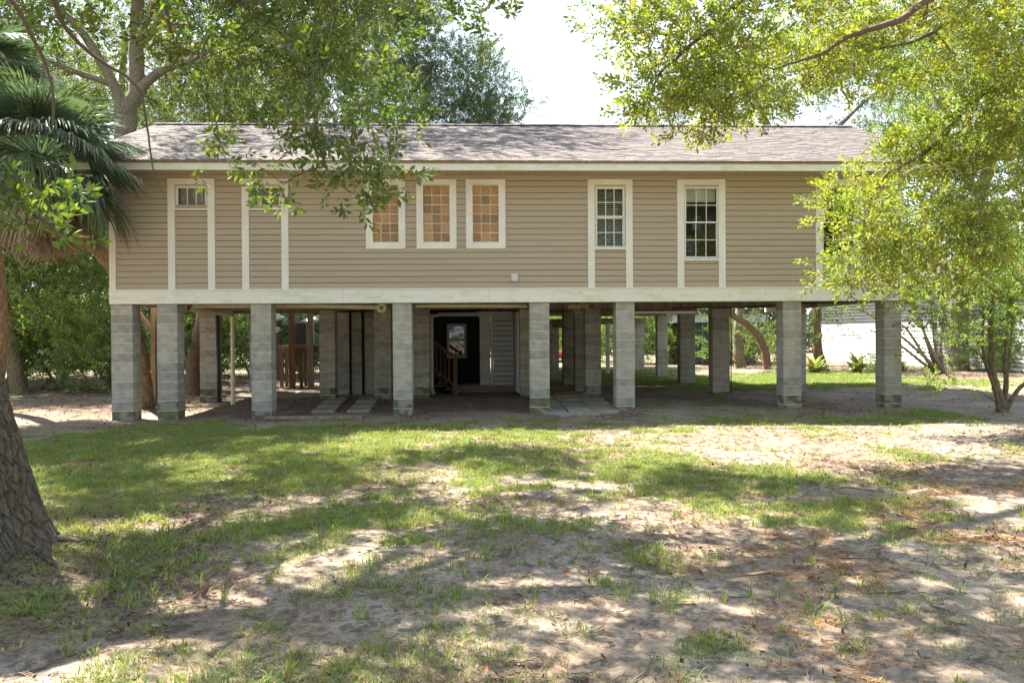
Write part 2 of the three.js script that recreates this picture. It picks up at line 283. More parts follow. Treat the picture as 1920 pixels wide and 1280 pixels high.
// ------------------------------------------------------------------ the house
const X0 = -7.77, X1 = 9.12, ZB = -8.0, FY = 2.46;
const house = thing('stilt_house', 'long tan sided house raised on grey concrete block pillars', 'house', [0.67, 0, -4]);
{ // pillars: mortar core with one block to a course
  reseed(5);
  const geoCache = {};
  const blockGeo = (w, d, v) => geoCache[[w, d, v]] ??= chamfer(w, 0.188, d, 0.004);
  const pillar = (x0, x1, z, d, top = 2.45, dark = 0, bottom = -9) => {
    const w = Math.round((x1 - x0) * 50) / 50, cx = (x0 + x1) / 2, g = Math.max(bottom, gh(cx, z));
    const p = put(house, 'pillar', bb(-w / 2 + 0.003, w / 2 - 0.003, g - 0.25, top, -d + 0.003, -0.003), M.mortar, [cx, 0, z]);
    let n = 0; const courses = []; for (let y = top; y > g - 0.02; y -= 0.2032) courses.push(y);
    for (const y of courses) {
      const low = courses.length - 1 - n; n++;
      const m = (low < 1 || (low === 1 && rnd() < 0.9)) && !dark ? M.moss[Math.floor(rnd() * 3)] : M.block[Math.floor(rnd() * 4)];
      put(p, 'block', blockGeo(w, d, Math.floor(rnd() * 3)), m, [cx + gauss() * 0.002, y - 0.0985, z - d / 2 + gauss() * 0.002], [0, gauss() * 0.004, 0]);
    }
    return p;
  };
  for (const [a, b] of [[-7.772, -7.333], [-6.828, -6.409], [-4.872, -4.461], [-1.898, -1.503], [1.015, 1.438], [2.872, 3.275], [6.517, 6.916], [8.753, 9.132]]) pillar(a, b, 0, 0.4);
  for (const [a, b] of [[-7.382, -6.95], [-4.287, -3.879], [-2.852, -2.415], [-1.816, -1.406], [1.005, 1.40], [2.74, 3.167], [6.18, 6.63], [8.30, 8.72]]) pillar(a, b, -4, 0.4);
  for (const [a, b, z, t] of [[-4.213, -3.849, -6, 2.45], [-3.785, -3.497, -6.05, 2.45], [-3.403, -3.10, -6, 2.45], [2.42, 2.79, -6.5, 2.45], [2.63, 2.94, -5.3, 2.45], [6.33, 6.81, ZB, 2.40], [6.47, 6.84, -11.8, 2.45], [6.45, 6.77, -15.6, 2.2], [2.55, 3.03, -14, 2.2], [2.0, 2.4, -10, 2.3], [-7.3, -6.9, ZB, 2.4], [3.9, 4.25, -11.8, 2.2]]) pillar(a, b, z, 0.38, t, 1);
}
{ // floor platform and underside timbers
  put(house, 'subfloor', bb(X0 + 0.03, X1 - 0.03, 2.70, 2.74, ZB + 0.05, -0.02), M.oldTimber);
  for (const z of [-0.33, -4.2]) put(house, 'girder', bb(X0 + 0.05, X1 - 0.05, 2.462, 2.66, z - 0.12, z + 0.12), z > -1 ? M.rim : M.oldTimber);
  put(house, 'girder', bb(X0 + 0.05, 6.8, 2.49, 2.66, ZB + 0.02, ZB + 0.22), M.oldTimber);
  for (let x = X0 + 0.25; x < X1 - 0.1; x += 0.41) put(house, 'joist', bb(x - 0.02, x + 0.02, 2.662, 2.70, ZB + 0.1, -0.08), M.timber);
  put(house, 'rear_band', bb(4.4, 6.85, 2.415, 2.505, ZB - 0.05, ZB), M.greyWhite);
  // rear porch on the deep pillars
  put(house, 'porch_beam', bb(3.8, 6.85, 2.21, 2.46, -15.99, -15.62), M.oldTimber);
  put(house, 'porch_beam', bb(3.8, 6.85, 2.455, 2.56, -12.15, -11.85), M.oldTimber);
  put(house, 'porch_floor', bb(-3, 6.9, 2.565, 2.62, -16.2, ZB - 0.06), M.oldTimber);
  // floor band, in six lengths, with a ledge strip on top
  const cuts = [X0 - 0.01, -6.02, -2.92, 0.15, 3.10, 6.12, X1 + 0.01];
  for (let i = 0; i < 6; i++) put(house, 'band_board', bb(cuts[i] + (i ? 0.002 : 0), cuts[i + 1] - 0.002, FY, 2.735, -0.02, 0.05), M.band);
  put(house, 'ledge', bb(X0 - 0.02, X1 + 0.02, 2.737, 2.765, -0.02, 0.062), M.trim);
  for (const [x, s] of [[X0, 1], [X1, -1]]) { put(house, 'side_band', bb(Math.min(x, x + s * 0.05), Math.max(x, x + s * 0.05), FY, 2.735, ZB, -0.025), M.band); }
}
const openings = {
  w1: [-6.364, -5.808, 4.539, 4.889], w2: [-4.829, -4.276, 4.539, 4.889], g1: [-2.312, -1.759, 3.747, 4.936], g2: [-1.243, -0.666, 3.747, 4.936], g3: [-0.197, 0.377, 3.747, 4.936],
  s1: [2.483, 3.03, 3.661, 4.878], s2: [4.407, 5.068, 3.431, 4.887], s3: [7.43, 8.09, 3.431, 4.887],
};
{ // walls
  const sh = new THREE.Shape(); sh.moveTo(X0 + 0.02, 2.74); sh.lineTo(X1 - 0.02, 2.74); sh.lineTo(X1 - 0.02, 5.18); sh.lineTo(X0 + 0.02, 5.18);
  for (const [a, b, c, d] of Object.values(openings)) { const h = new THREE.Path(); h.moveTo(a - 0.045, c - 0.045); h.lineTo(a - 0.045, d + 0.045); h.lineTo(b + 0.045, d + 0.045); h.lineTo(b + 0.045, c - 0.045); sh.holes.push(h); }
  const front = put(house, 'front_wall', boxUV(new THREE.ExtrudeGeometry(sh, { depth: 0.12, bevelEnabled: false })), M.felt, [0, 0, -0.13]);
  // lapped boards, 0.127 m to the weather
  const E = 0.127, cache = {};
  const board = (len) => { const k = len.toFixed(3); if (cache[k]) return cache[k]; const p = new THREE.Shape(); p.moveTo(0, 0); p.lineTo(0.025, 0); p.lineTo(0.026, 0.008); p.lineTo(0.011, E - 0.011); p.lineTo(0, E - 0.011); const g = new THREE.ExtrudeGeometry(p, { depth: len, bevelEnabled: false }); g.rotateY(-Math.PI / 2); g.scale(-1, 1, 1); g.rotateY(Math.PI); g.translate(0, 0, 0); return cache[k] = fixBoard(g, len); };
  function fixBoard(g, len) { g.computeBoundingBox(); const b = g.boundingBox; g.translate(-b.min.x, 0, -b.min.z); if (g.index) g = g.toNonIndexed(); // profile depth along z, length along x
    const p = g.attributes.position; let front = 0; // bottom edge must stand proud towards +z
    for (let i = 0; i < p.count; i++) if (p.getY(i) < 0.001) front = Math.max(front, p.getZ(i));
    if (front < 0.01) { g.scale(1, 1, -1); g.translate(0, 0, 0.026); }
    g.computeVertexNormals(); return boxUV(g); }
  reseed(99);
  for (let r = 0; r < 19; r++) {
    const y = 2.768 + r * E; let spans = [[X0 + 0.06, X1 - 0.06]];
    for (const [a, b, c, d] of Object.values(openings)) if (y + E / 2 > c - 0.05 && y + E / 2 < d + 0.05) spans = spans.flatMap(([s, e]) => b < s || a > e ? [[s, e]] : [[s, a - 0.04], [b + 0.04, e]]);
    for (const [s, e] of spans) {
      let x = s; while (x < e - 0.05) { let n = Math.min(e, x + rr(2.9, 3.8)); if (e - n < 0.6) n = e; const len = Math.round((n - x) * 1000) / 1000 - 0.001; put(front, 'siding_board', board(len), M.siding[Math.floor(rnd() * 3)], [x, y, -0.0095]); x = n; }
    }
  }
  put(house, 'frieze', bb(X0 + 0.06, X1 - 0.06, 5.165, 5.21, -0.01, 0.03), M.siding[0]);
  for (const [x, s] of [[X0 - 0.012, 1], [X1 + 0.012, -1]]) put(house, 'corner_board', bb(Math.min(x, x + s * 0.13), Math.max(x, x + s * 0.13), 2.766, 5.2, -0.11, 0.034), M.trim);
  // side and rear walls
  for (const [x, s] of [[X0, 1], [X1, -1]]) {
    const w = put(house, 'side_wall', bb(Math.min(x + s * 0.02, x + s * 0.14), Math.max(x + s * 0.02, x + s * 0.14), 2.741, 5.18, ZB + 0.02, -0.135), M.siding[0]);
    for (let r = 0; r < 19; r++) { const y = 2.768 + r * E; put(w, 'siding_board', s > 0 ? bx(0.012, E + 0.006, 7.8, X0 + 0.012, y + E / 2, -4.03, 0, 0, 0.06) : bx(0.012, E + 0.006, 7.8, X1 - 0.012, y + E / 2, -4.03, 0, 0, -0.06), M.siding[r % 3]); }
    const tri = new THREE.Shape(); tri.moveTo(-0.1, 5.18); tri.lineTo(8.05, 5.18); tri.lineTo(3.98, 6.95); const gg = new THREE.ExtrudeGeometry(tri, { depth: 0.1, bevelEnabled: false }); gg.rotateY(Math.PI / 2); gg.translate(s > 0 ? X0 + 0.02 : X1 - 0.12, 0, 0);
    put(house, 'gable', boxUV(gg), M.siding[1]);
  }
  put(house, 'rear_wall', bb(X0 + 0.145, X1 - 0.145, 2.741, 5.18, ZB + 0.02, ZB + 0.12), M.siding[0]);
  put(house, 'inner_wall', bb(X0 + 0.2, X1 - 0.2, 2.742, 5.17, -3.6, -3.5), M.interior);
  put(house, 'ceiling', bb(X0 + 0.02, X1 - 0.02, 5.185, 5.225, ZB + 0.02, -0.012), M.interior);
}
{ // roof
  const ex0 = -8.46, ex1 = 10.0, ez = 0.62, ey = 5.335, rz = -4, ry = 7.30, dz = ez - rz, dy = ry - ey, L = Math.hypot(dz, dy), a = Math.atan2(dy, dz);
  const deck = [bx(ex1 - ex0, 0.05, L, (ex0 + ex1) / 2, (ey + ry) / 2 - 0.03, (ez + rz) / 2, a), bx(ex1 - ex0, 0.05, L, (ex0 + ex1) / 2, (ey + ry) / 2 - 0.03, rz - dz / 2, -a)];
  const roof = put(house, 'roof', join(deck), M.oldTimber);
  reseed(777);
  const rows = 34, ex = L / rows, tones = M.shingle.map((m) => m.color); const tabs = [];
  for (let s = 0; s < 2; s++) for (let r = 0; r < rows; r++) {
    let x = ex0 + 0.005 - rnd() * 0.1; while (x < ex1) {
      let w = rr(0.11, 0.3); const n = Math.min(x + w, ex1 + 0.005), x0 = Math.max(x, ex0 - 0.005); x = n; if (n - x0 < 0.03) continue;
      tabs.push([s, r, x0, n, Math.floor(rnd() * 5), rr(0.005, 0.013)]);
    }
  }
  const tabGeo = (w, t) => bx(w - 0.003, t, ex + 0.05, 0, 0, 0);
  const where = (s, r, x0, n, t) => { const d = (r + 0.5) * ex - 0.025 + 0.02, sg = s ? -1 : 1; const zz = rz + sg * (dz - d * Math.cos(a)), yy = ey + d * Math.sin(a) + 0.004 + t / 2; return [[(x0 + n) / 2, yy, zz], [sg * (a - 0.035), 0, 0]]; };
  // the courses along the front eave one by one, the rest joined
  let singles = 0; const field = [], cache = {};
  for (const [s, r, x0, n, k, t] of tabs) {
    const [p, q] = where(s, r, x0, n, t);
    if (s === 0 && singles < 290 && r < 6) { const w = Math.round((n - x0) * 25) / 25 || 0.04; put(roof, 'shingle', cache[w] ??= tabGeo(Math.max(0.06, w), 0.008), M.shingle[k], p, q); singles++; } else {
      const g = bx(n - x0 - 0.003, t, ex + 0.05, ...p, q[0]); const c = tones[k], arr = new Float32Array(g.attributes.position.count * 3), v = rr(0.85, 1.15); for (let i = 0; i < arr.length; i += 3) { arr[i] = c.r * v; arr[i + 1] = c.g * v; arr[i + 2] = c.b * v; }
      g.setAttribute('color', new THREE.BufferAttribute(arr, 3)); field.push(g);
    }
  }
  const f = put(roof, 'shingle_courses', mergeGeometries(field), M.shingleField); f.userData.kind = 'stuff';
  for (let x = ex0; x < ex1 - 0.1; x += 0.3) put(roof, 'ridge_cap', cache.cap ??= join([bx(0.33, 0.012, 0.17, 0, -0.03, 0.075, a + 0.01), bx(0.33, 0.012, 0.17, 0, -0.03, -0.075, -a - 0.01)]), M.ridge, [Math.min(x + 0.16, ex1 - 0.17), ry + 0.045 + (Math.floor(x * 10) % 2) * 0.002, rz], [0, 0, 0.02]);
  // eave boards and soffit
  const e = [ex0, -6.0, -2.4, 1.3, 5.0, ex1];
  for (let i = 0; i < 5; i++) put(house, 'eave_board', bb(e[i] + 0.001, e[i + 1] - 0.001, 5.145, 5.315, 0.565, 0.6), M.eave);
  put(house, 'drip_edge', bb(ex0, ex1, 5.317, 5.337, 0.56, 0.618), M.trim);
  for (let x = ex0; x < ex1 - 0.05; x += 0.155) put(house, 'soffit_panel', cache.sp ??= join([bb(0.004, 0.151, 0, 0.012, 0, 0.555), bb(0.05, 0.056, -0.006, 0, 0, 0.555), bb(0.1, 0.106, -0.006, 0, 0, 0.555)]), M.soffit, [x, 5.165, 0.006]);
  for (const x of [ex0 - 0.022, ex1 + 0.002]) for (const sg of [1, -1]) put(house, 'rake_board', bx(0.02, 0.16, L + 0.02, x + 0.01, (ey + ry) / 2 - 0.085, rz + sg * dz / 2, sg * a), M.eave);
}
{ // windows
  const tv = 0.145, zf = 0.036;
  const casing = (w, x0, x1, y0, y1, foot) => { // two uprights and a head; foot: also a board below
    const zi = 0.008;
    put(w, 'side_casing', bb(x0, x0 + tv, y0, y1 - 0.105, -0.006, zf), M.trim); put(w, 'side_casing', bb(x1 - tv, x1, y0, y1 - 0.105, -0.006, zf), M.trim);
    put(w, 'head_casing', bb(x0, x1, y1 - 0.104, y1, -0.006, zf + 0.003), M.trim);
    put(w, 'drip_cap', bb(x0 - 0.008, x1 + 0.008, y1 + 0.001, y1 + 0.014, -0.006, zf + 0.012), M.trim);
    if (foot) put(w, 'foot_casing', bb(x0 + tv + 0.001, x1 - tv - 0.001, y0, y0 + 0.135, -0.006, zf + 0.001), M.trim);
  };
  const sash = (w, x0, x1, y0, y1, cols, rows, z, fr, m) => { // panes with their bars
    put(w, 'sash', join([bb(x0 - fr, x0, y0 - fr, y1 + fr, z - 0.035, z), bb(x1, x1 + fr, y0 - fr, y1 + fr, z - 0.035, z), bb(x0, x1, y0 - fr, y0, z - 0.035, z), bb(x0, x1, y1, y1 + fr, z - 0.035, z)]), m);
    const cw = (x1 - x0) / cols, rh = (y1 - y0) / rows, bars = [];
    for (let i = 1; i < cols; i++) bars.push(bb(x0 + i * cw - 0.008, x0 + i * cw + 0.008, y0, y1, z - 0.026, z - 0.012));
    for (let j = 1; j < rows; j++) bars.push(bb(x0, x1, y0 + j * rh - 0.008, y0 + j * rh + 0.008, z - 0.0255, z - 0.0125));
    if (bars.length) put(w, 'glazing_bars', join(bars), m);
    for (let i = 0; i < cols; i++) for (let j = 0; j < rows; j++) put(w, 'pane', new THREE.PlaneGeometry(cw - 0.002, rh - 0.002), M.glass, [x0 + (i + 0.5) * cw, y0 + (j + 0.5) * rh, z - 0.019]);
  };
  const frame = (w, x0, x1, y0, y1, z = 0.016) => put(w, 'frame', join([bb(x0 - 0.08, x0 - 0.032, y0 - 0.08, y1 + 0.08, -0.09, z), bb(x1 + 0.032, x1 + 0.08, y0 - 0.08, y1 + 0.08, -0.09, z), bb(x0 - 0.032, x1 + 0.032, y1 + 0.032, y1 + 0.08, -0.09, z), bb(x0 - 0.032, x1 + 0.032, y0 - 0.08, y0 - 0.032, -0.09, z)]), M.trim);
  const blockFace = (w, h) => { const g = new THREE.PlaneGeometry(w, h, 22, 22), p = g.attributes.position; for (let i = 0; i < p.count; i++) { const x = p.getX(i) / w * 2, y = p.getY(i) / h * 2, e = Math.max(Math.abs(x), Math.abs(y)), a = Math.atan2(y, x), q = Math.hypot(x, y); p.setZ(i, e > 0.99 ? -0.012 : e > 0.86 ? 0 : -0.004 + 0.006 * Math.sin(a * 7 + q * 5) * Math.min(1, q * 2) + 0.005 * Math.sin(q * 17 + Math.sin(a * 4) * 2)); } g.computeVertexNormals(); return mergeGeometries([g, new THREE.BoxGeometry(w, h, 0.05).translate(0, 0, -0.045)]); };
  const win = (x) => part(house, 'window', [x, 2.77, 0]);
  for (const [k, x0, x1, rows] of [['w1', -6.571, -5.601, 1], ['w2', -5.039, -4.072, 2]]) {
    const o = openings[k], w = win((x0 + x1) / 2); casing(w, x0, x1, 2.766, 5.066); frame(w, ...o); sash(w, ...o, 3, rows, 0.0, 0.03, M.trim);
    put(w, 'curtain', bb(o[0] - 0.02, o[1] + 0.02, o[2] - 0.03, o[3] + 0.03, -0.13, -0.125), M.curtain); put(w, 'sill', bb(x0 + tv - 0.004, x1 - tv + 0.004, 4.425, 4.458, -0.006, 0.045), M.trim);
  }
  { const o = openings.s1, w = win(2.755); casing(w, 2.274, 3.237, 2.766, 5.066); frame(w, ...o); sash(w, o[0], o[1], 4.304, o[3], 3, 2, 0, 0.03, M.trim); sash(w, o[0], o[1], o[2], 4.245, 3, 2, -0.03, 0.029, M.trim);
    put(w, 'sill', bb(2.40, 3.112, 3.585, 3.63, -0.006, 0.05), M.trim);
    for (let y = 3.68; y < 4.88; y += 0.042) put(w, 'blind_slat', bx(0.6, 0.002, 0.045, 2.757, y, -0.13, 0.5), M.blind); }
  for (const [k, x0, x1] of [['s2', 4.206, 5.249], ['s3', 7.229, 8.278]]) { const o = openings[k], w = win((x0 + x1) / 2); casing(w, x0, x1, 2.766, 5.066); frame(w, ...o); sash(w, o[0], o[1], 4.178, o[3], 3, 2, 0, 0.03, M.trim); sash(w, o[0], o[1], o[2], 4.15, 3, 2, -0.036, 0.027, M.trim);
    put(w, 'sill', bb(o[0] - 0.1, o[1] + 0.1, 3.335, 3.375, -0.006, 0.05), M.trim);
    if (k === 's2') put(w, 'roller_shade', bb(o[0] - 0.02, o[1] + 0.02, 4.62, 4.93, -0.16, -0.155), M.shade); }
  reseed(31);
  for (const [k, x0, x1] of [['g1', -2.447, -1.616], ['g2', -1.38, -0.533], ['g3', -0.331, 0.509]]) {
    const o = openings[k], w = win((x0 + x1) / 2); casing(w, x0, x1, 3.603, 5.062, true);
    const cw = (o[1] - o[0]) / 3, rh = (o[3] - o[2]) / 6, g = blockFace(cw - 0.015, rh - 0.015);
    put(w, 'grout', join([bb(o[0] - 0.045, o[1] + 0.045, o[2] - 0.045, o[3] + 0.045, -0.09, -0.005)]), M.trim);
    for (let i = 0; i < 3; i++) for (let j = 0; j < 6; j++) put(w, 'glass_block', g, M.glassBlock[Math.floor(rnd() * 3)], [o[0] + (i + 0.5) * cw, o[2] + (j + 0.5) * rh, 0.012], [0, 0, Math.floor(rnd() * 2) * Math.PI]);
  }
  const v = part(house, 'wall_vent', [0.692, 2.99, 0.01]);
  put(v, 'hood', join([chamfer(0.15, 0.15, 0.06, 0.015).translate(0.692, 2.995, 0.045)]), M.white); put(v, 'flap', bx(0.13, 0.02, 0.07, 0.692, 2.92, 0.06, 0.4), M.white);
}
{ // what hangs and stands below the floor
  const pvc = (name, pts, r, m = M.pipe) => put(house, name, tube(new THREE.CatmullRomCurve3(pts.map((p) => V(...p)), false, 'catmullrom', 0.1).getPoints(pts.length * 6), Array(pts.length * 6 + 1).fill(r), 12), m);
  pvc('drain_pipe', [[-6.35, 2.455, -0.75], [-3.6, 2.43, -0.72], [-2.3, 2.4, -0.72], [-2.14, 2.37, -0.72]], 0.052);
  put(house, 'pipe_elbow', (() => { const g = new THREE.TorusGeometry(0.075, 0.045, 10, 20); g.translate(-2.2, 2.38, -0.6); return g.toNonIndexed(); })(), M.pipe);
  pvc('drain_pipe', [[-1.48, 2.425, -0.75], [0, 2.42, -0.75], [1.0, 2.41, -0.75]], 0.045);
  pvc('drain_pipe', [[-6.55, 2.41, -1.0], [-6.4, 2.36, -2], [-6.21, 2.3, -2.95], [-6.21, 2.2, -3], [-6.215, 1.2, -3], [-6.22, gh(-6.2, -3) - 0.05, -3]], 0.052);
  put(house, 'pipe_fitting', join([capped([-6.22, 0.62, -3], [-6.22, 0.72, -3], 0.078, 14), capped([-6.22, 0.83, -3], [-6.22, 0.86, -3], 0.07, 14)]), M.pipe);
  pvc('flex_pipe', [[-6.91, 2.4, -3.95], [-6.9, 1.6, -3.95], [-6.88, 0.9, -3.95], [-6.9, gh(-6.9, -3.9) - 0.03, -3.95]], 0.045, M.blackPipe);
  pvc('downspout', [[-1.2, 2.33, -4.9], [-1.38, 2.3, -4.72], [-1.39, 2.2, -4.7], [-1.39, 0.42, -4.7], [-1.37, 0.3, -4.68], [-1.33, 0.2, -4.55]], 0.05);
  const wire = []; reseed(8); for (let i = 0; i < 26; i++) wire.push(V(2.42 + gauss() * 0.12, 2.3 + gauss() * 0.11, -3.2 + gauss() * 0.05)); put(house, 'wire_coil', tube(new THREE.CatmullRomCurve3(wire).getPoints(180), Array(181).fill(0.004), 5), mat(0.5, 0.5, 0.5, 0.5));
  put(house, 'junction_box', bb(1.98, 2.45, 2.36, 2.455, -1.5, -1.3), M.rim);
  pvc('cable', [[5.0, 2.45, -3.7], [6.8, 2.44, -3.2], [7.4, 2.46, -1.2], [8.7, 2.45, -0.5]], 0.018, M.blackPipe);
  pvc('cable', [[6.66, 2.44, -3.98], [6.67, 1.6, -3.98], [6.66, gh(6.6, -4), -3.98]], 0.014, M.blackPipe);
  // timber post with a knee brace at the left end, deck posts at the rear
  put(house, 'wood_post', bb(-8.2, -8.09, gh(-8.1, -3) - 0.1, 2.6, -3.05, -2.94), M.timber); put(house, 'knee_brace', beamBetween([-8.62, 2.55, -3], [-8.16, 1.9, -3], 0.09, 0.07), M.timber);
  put(house, 'wood_post', bb(-6.31, -6.13, gh(-6.2, -9) - 0.1, 2.68, -9.1, -8.95), M.redTimber); put(house, 'wood_post', bb(-5.7, -5.53, gh(-5.6, -9) - 0.1, 2.6, -9.1, -8.95), M.oldTimber);
  put(house, 'deck_beam', beamBetween([-6.6, 2.72, -9.03], [-4.1, 2.5, -9.03], 0.08, 0.16), M.timber);
  // store room: black wall with a window, block pier, grey lap boards, white header, timber sill
  put(house, 'store_wall', bb(-1.46, -0.02, gh(0, -7.5) - 0.05, 2.66, -7.62, -7.5), M.black);
  const w = part(house, 'store_window', [-0.79, 1.09, -7.5]);
  put(w, 'frame', join([bb(-1.09, -1.02, 1.07, 2.13, -7.51, -7.46), bb(-0.56, -0.49, 1.07, 2.13, -7.51, -7.46), bb(-1.02, -0.56, 2.05, 2.13, -7.51, -7.46), bb(-1.02, -0.56, 1.07, 1.16, -7.51, -7.46), bb(-1.02, -0.56, 1.63, 1.67, -7.51, -7.465)]), M.greyWhite);
  for (const y of [1.395, 1.86]) put(w, 'pane', new THREE.PlaneGeometry(0.46, 0.42), pmat(0.06, 0.06, 0.06, 0.03, { clearcoat: 1, clearcoatRoughness: 0.02, metalness: 0.3 }), [-0.79, y, -7.48]);
  const p = put(house, 'store_pier', bb(-0.07, 0.225, 0.2, 2.31, -6.3, -6.008), M.mortar); const bg = chamfer(0.305, 0.19, 0.3, 0.006); for (let y = 2.3; y > 0.2; y -= 0.2032) put(p, 'block', bg, M.greyLap[(Math.round(y * 10)) % 3], [0.078, y - 0.1, -6.152]);
  put(house, 'white_strip', bb(0.245, 0.315, 0.25, 2.31, -6.0, -5.94), M.white);
  const lw = put(house, 'lap_wall', bb(0.32, 0.92, 0.25, 2.31, -6.12, -6.02), M.acGrille); for (let i = 0; i < 14; i++) put(lw, 'lap_board', bx(0.585, 0.128, 0.016, 0.615, 0.36 + i * 0.146, -6.0, -0.05), M.greyLap[i % 3]);
  put(house, 'lap_return', bb(0.94, 1.0, 0.2, 2.4, -6.1, -4.42), M.greyWhite);
  put(house, 'header', bb(-0.14, 0.86, 2.312, 2.455, -6.06, -5.925), M.greyWhite); put(house, 'header', bb(-1.3, -0.15, 2.33, 2.44, -6.3, -6.2), M.greyWhite);
  put(house, 'sill_beam', bb(-0.75, 1.0, 0.12, 0.325, -5.98, -5.80), M.oldTimber); put(house, 'store_floor', bb(-1.4, 1.0, 0.26, 0.315, -7.49, -6.31), M.concrete[1]);
  put(house, 'left_panel', bb(-1.62, -1.50, 0.2, 2.4, -7.5, -5.0), M.greyWhite);
  put(house, 'bay_wall', bb(-4.25, -1.63, 0.0, 2.66, -6.75, -6.6), M.redTimber); put(house, 'spout_wall', bb(-1.62, -1.44, 0.0, 2.66, -7.62, -7.5), M.black);
  // passage to the right of the store
  put(house, 'passage_sill', bb(1.41, 2.62, 0.13, 0.33, -5.6, -5.4), M.timber); put(house, 'passage_floor', bb(1.42, 2.4, 0.2, 0.30, -10.5, -5.61), M.timber);
  put(house, 'passage_wall', bb(1.05, 1.35, 0.2, 2.5, -12, -4.6), M.timber); put(house, 'passage_beam', bb(1.36, 4.2, 2.05, 2.4, -13.9, -13.6), M.timber);
}
{ // staircase under the house
  const s = thing('wooden_staircase', 'brown wooden stair with railing under the house beside downspout', 'stairs', [-1.0, 0.1, -5.2]);
  for (let i = 0; i < 5; i++) { put(s, 'tread', bb(-1.02 - i * 0.2, -0.78 - i * 0.2, 0.25 + i * 0.19, 0.29 + i * 0.19, -5.95, -5.06), M.oldTimber); }
  for (const z of [-5.08, -5.92]) put(s, 'stringer', beamBetween([-0.72, 0.12, z], [-1.75, 1.10, z], 0.05, 0.2), M.black);
  put(s, 'newel_post', bb(-0.81, -0.70, 0.05, 1.23, -5.06, -4.95), M.redTimber); put(s, 'post_cap', bb(-0.83, -0.68, 1.232, 1.255, -5.08, -4.93), M.redTimber);
  put(s, 'handrail', beamBetween([-0.82, 1.2, -5.0], [-1.49, 1.72, -5.0], 0.09, 0.04), M.redTimber); put(s, 'bottom_rail', beamBetween([-0.82, 0.42, -5.0], [-1.49, 0.94, -5.0], 0.05, 0.04), M.redTimber);
  for (let i = 0; i < 5; i++) { const x = -0.93 - i * 0.115; put(s, 'baluster', bb(x - 0.017, x + 0.017, 0.5 + i * 0.09, 1.24 + i * 0.09, -5.018, -4.983), M.redTimber); }
}
{ // condenser and its platform
  const p = thing('wooden_platform', 'raised wooden platform on braced legs behind the house', 'platform', [-5.9, 0.1, -9.6]);
  put(p, 'deck', bb(-6.75, -4.7, 1.40, 1.47, -10.1, -9.2), M.oldTimber); put(p, 'rim_beam', bb(-6.70, -4.7, 1.24, 1.395, -9.25, -9.2), M.timber);
  for (const x of [-6.64, -6.0, -5.35]) for (const z of [-9.35, -10.0]) put(p, 'leg', bb(x - 0.05, x + 0.05, gh(x, z) - 0.1, 1.395, z - 0.05, z + 0.05), M.timber);
  put(p, 'brace', beamBetween([-6.6, 1.0, -9.29], [-6.3, 1.27, -9.29], 0.05, 0.08), M.timber); put(p, 'brace', beamBetween([-5.4, 0.95, -9.29], [-5.75, 1.27, -9.29], 0.05, 0.08), M.timber);
  for (const [x, n] of [[-6.0, 'grey air conditioning unit with dark grille on wooden platform'], [-4.95, 'second grey air conditioner, half hidden behind block pillar']]) {
    const a = thing('air_conditioner', n, 'air conditioner', [x, 1.47, -9.65], 'condensers on the platform');
    put(a, 'cabinet', join([bb(x - 0.3, x + 0.3, 1.472, 1.5, -9.95, -9.36), bb(x - 0.3, x + 0.3, 2.2, 2.24, -9.95, -9.36), bb(x + 0.17, x + 0.3, 1.5, 2.2, -9.95, -9.36), bb(x - 0.3, x - 0.27, 1.5, 2.2, -9.95, -9.36)]), M.acBody);
    put(a, 'grille', bb(x - 0.268, x + 0.168, 1.501, 2.199, -9.9, -9.40), M.acGrille); for (let i = 0; i < 12; i++) put(a, 'louvre', bb(x - 0.265, x + 0.165, 1.53 + i * 0.056, 1.538 + i * 0.056, -9.40, -9.365), M.acBody);
  }
}
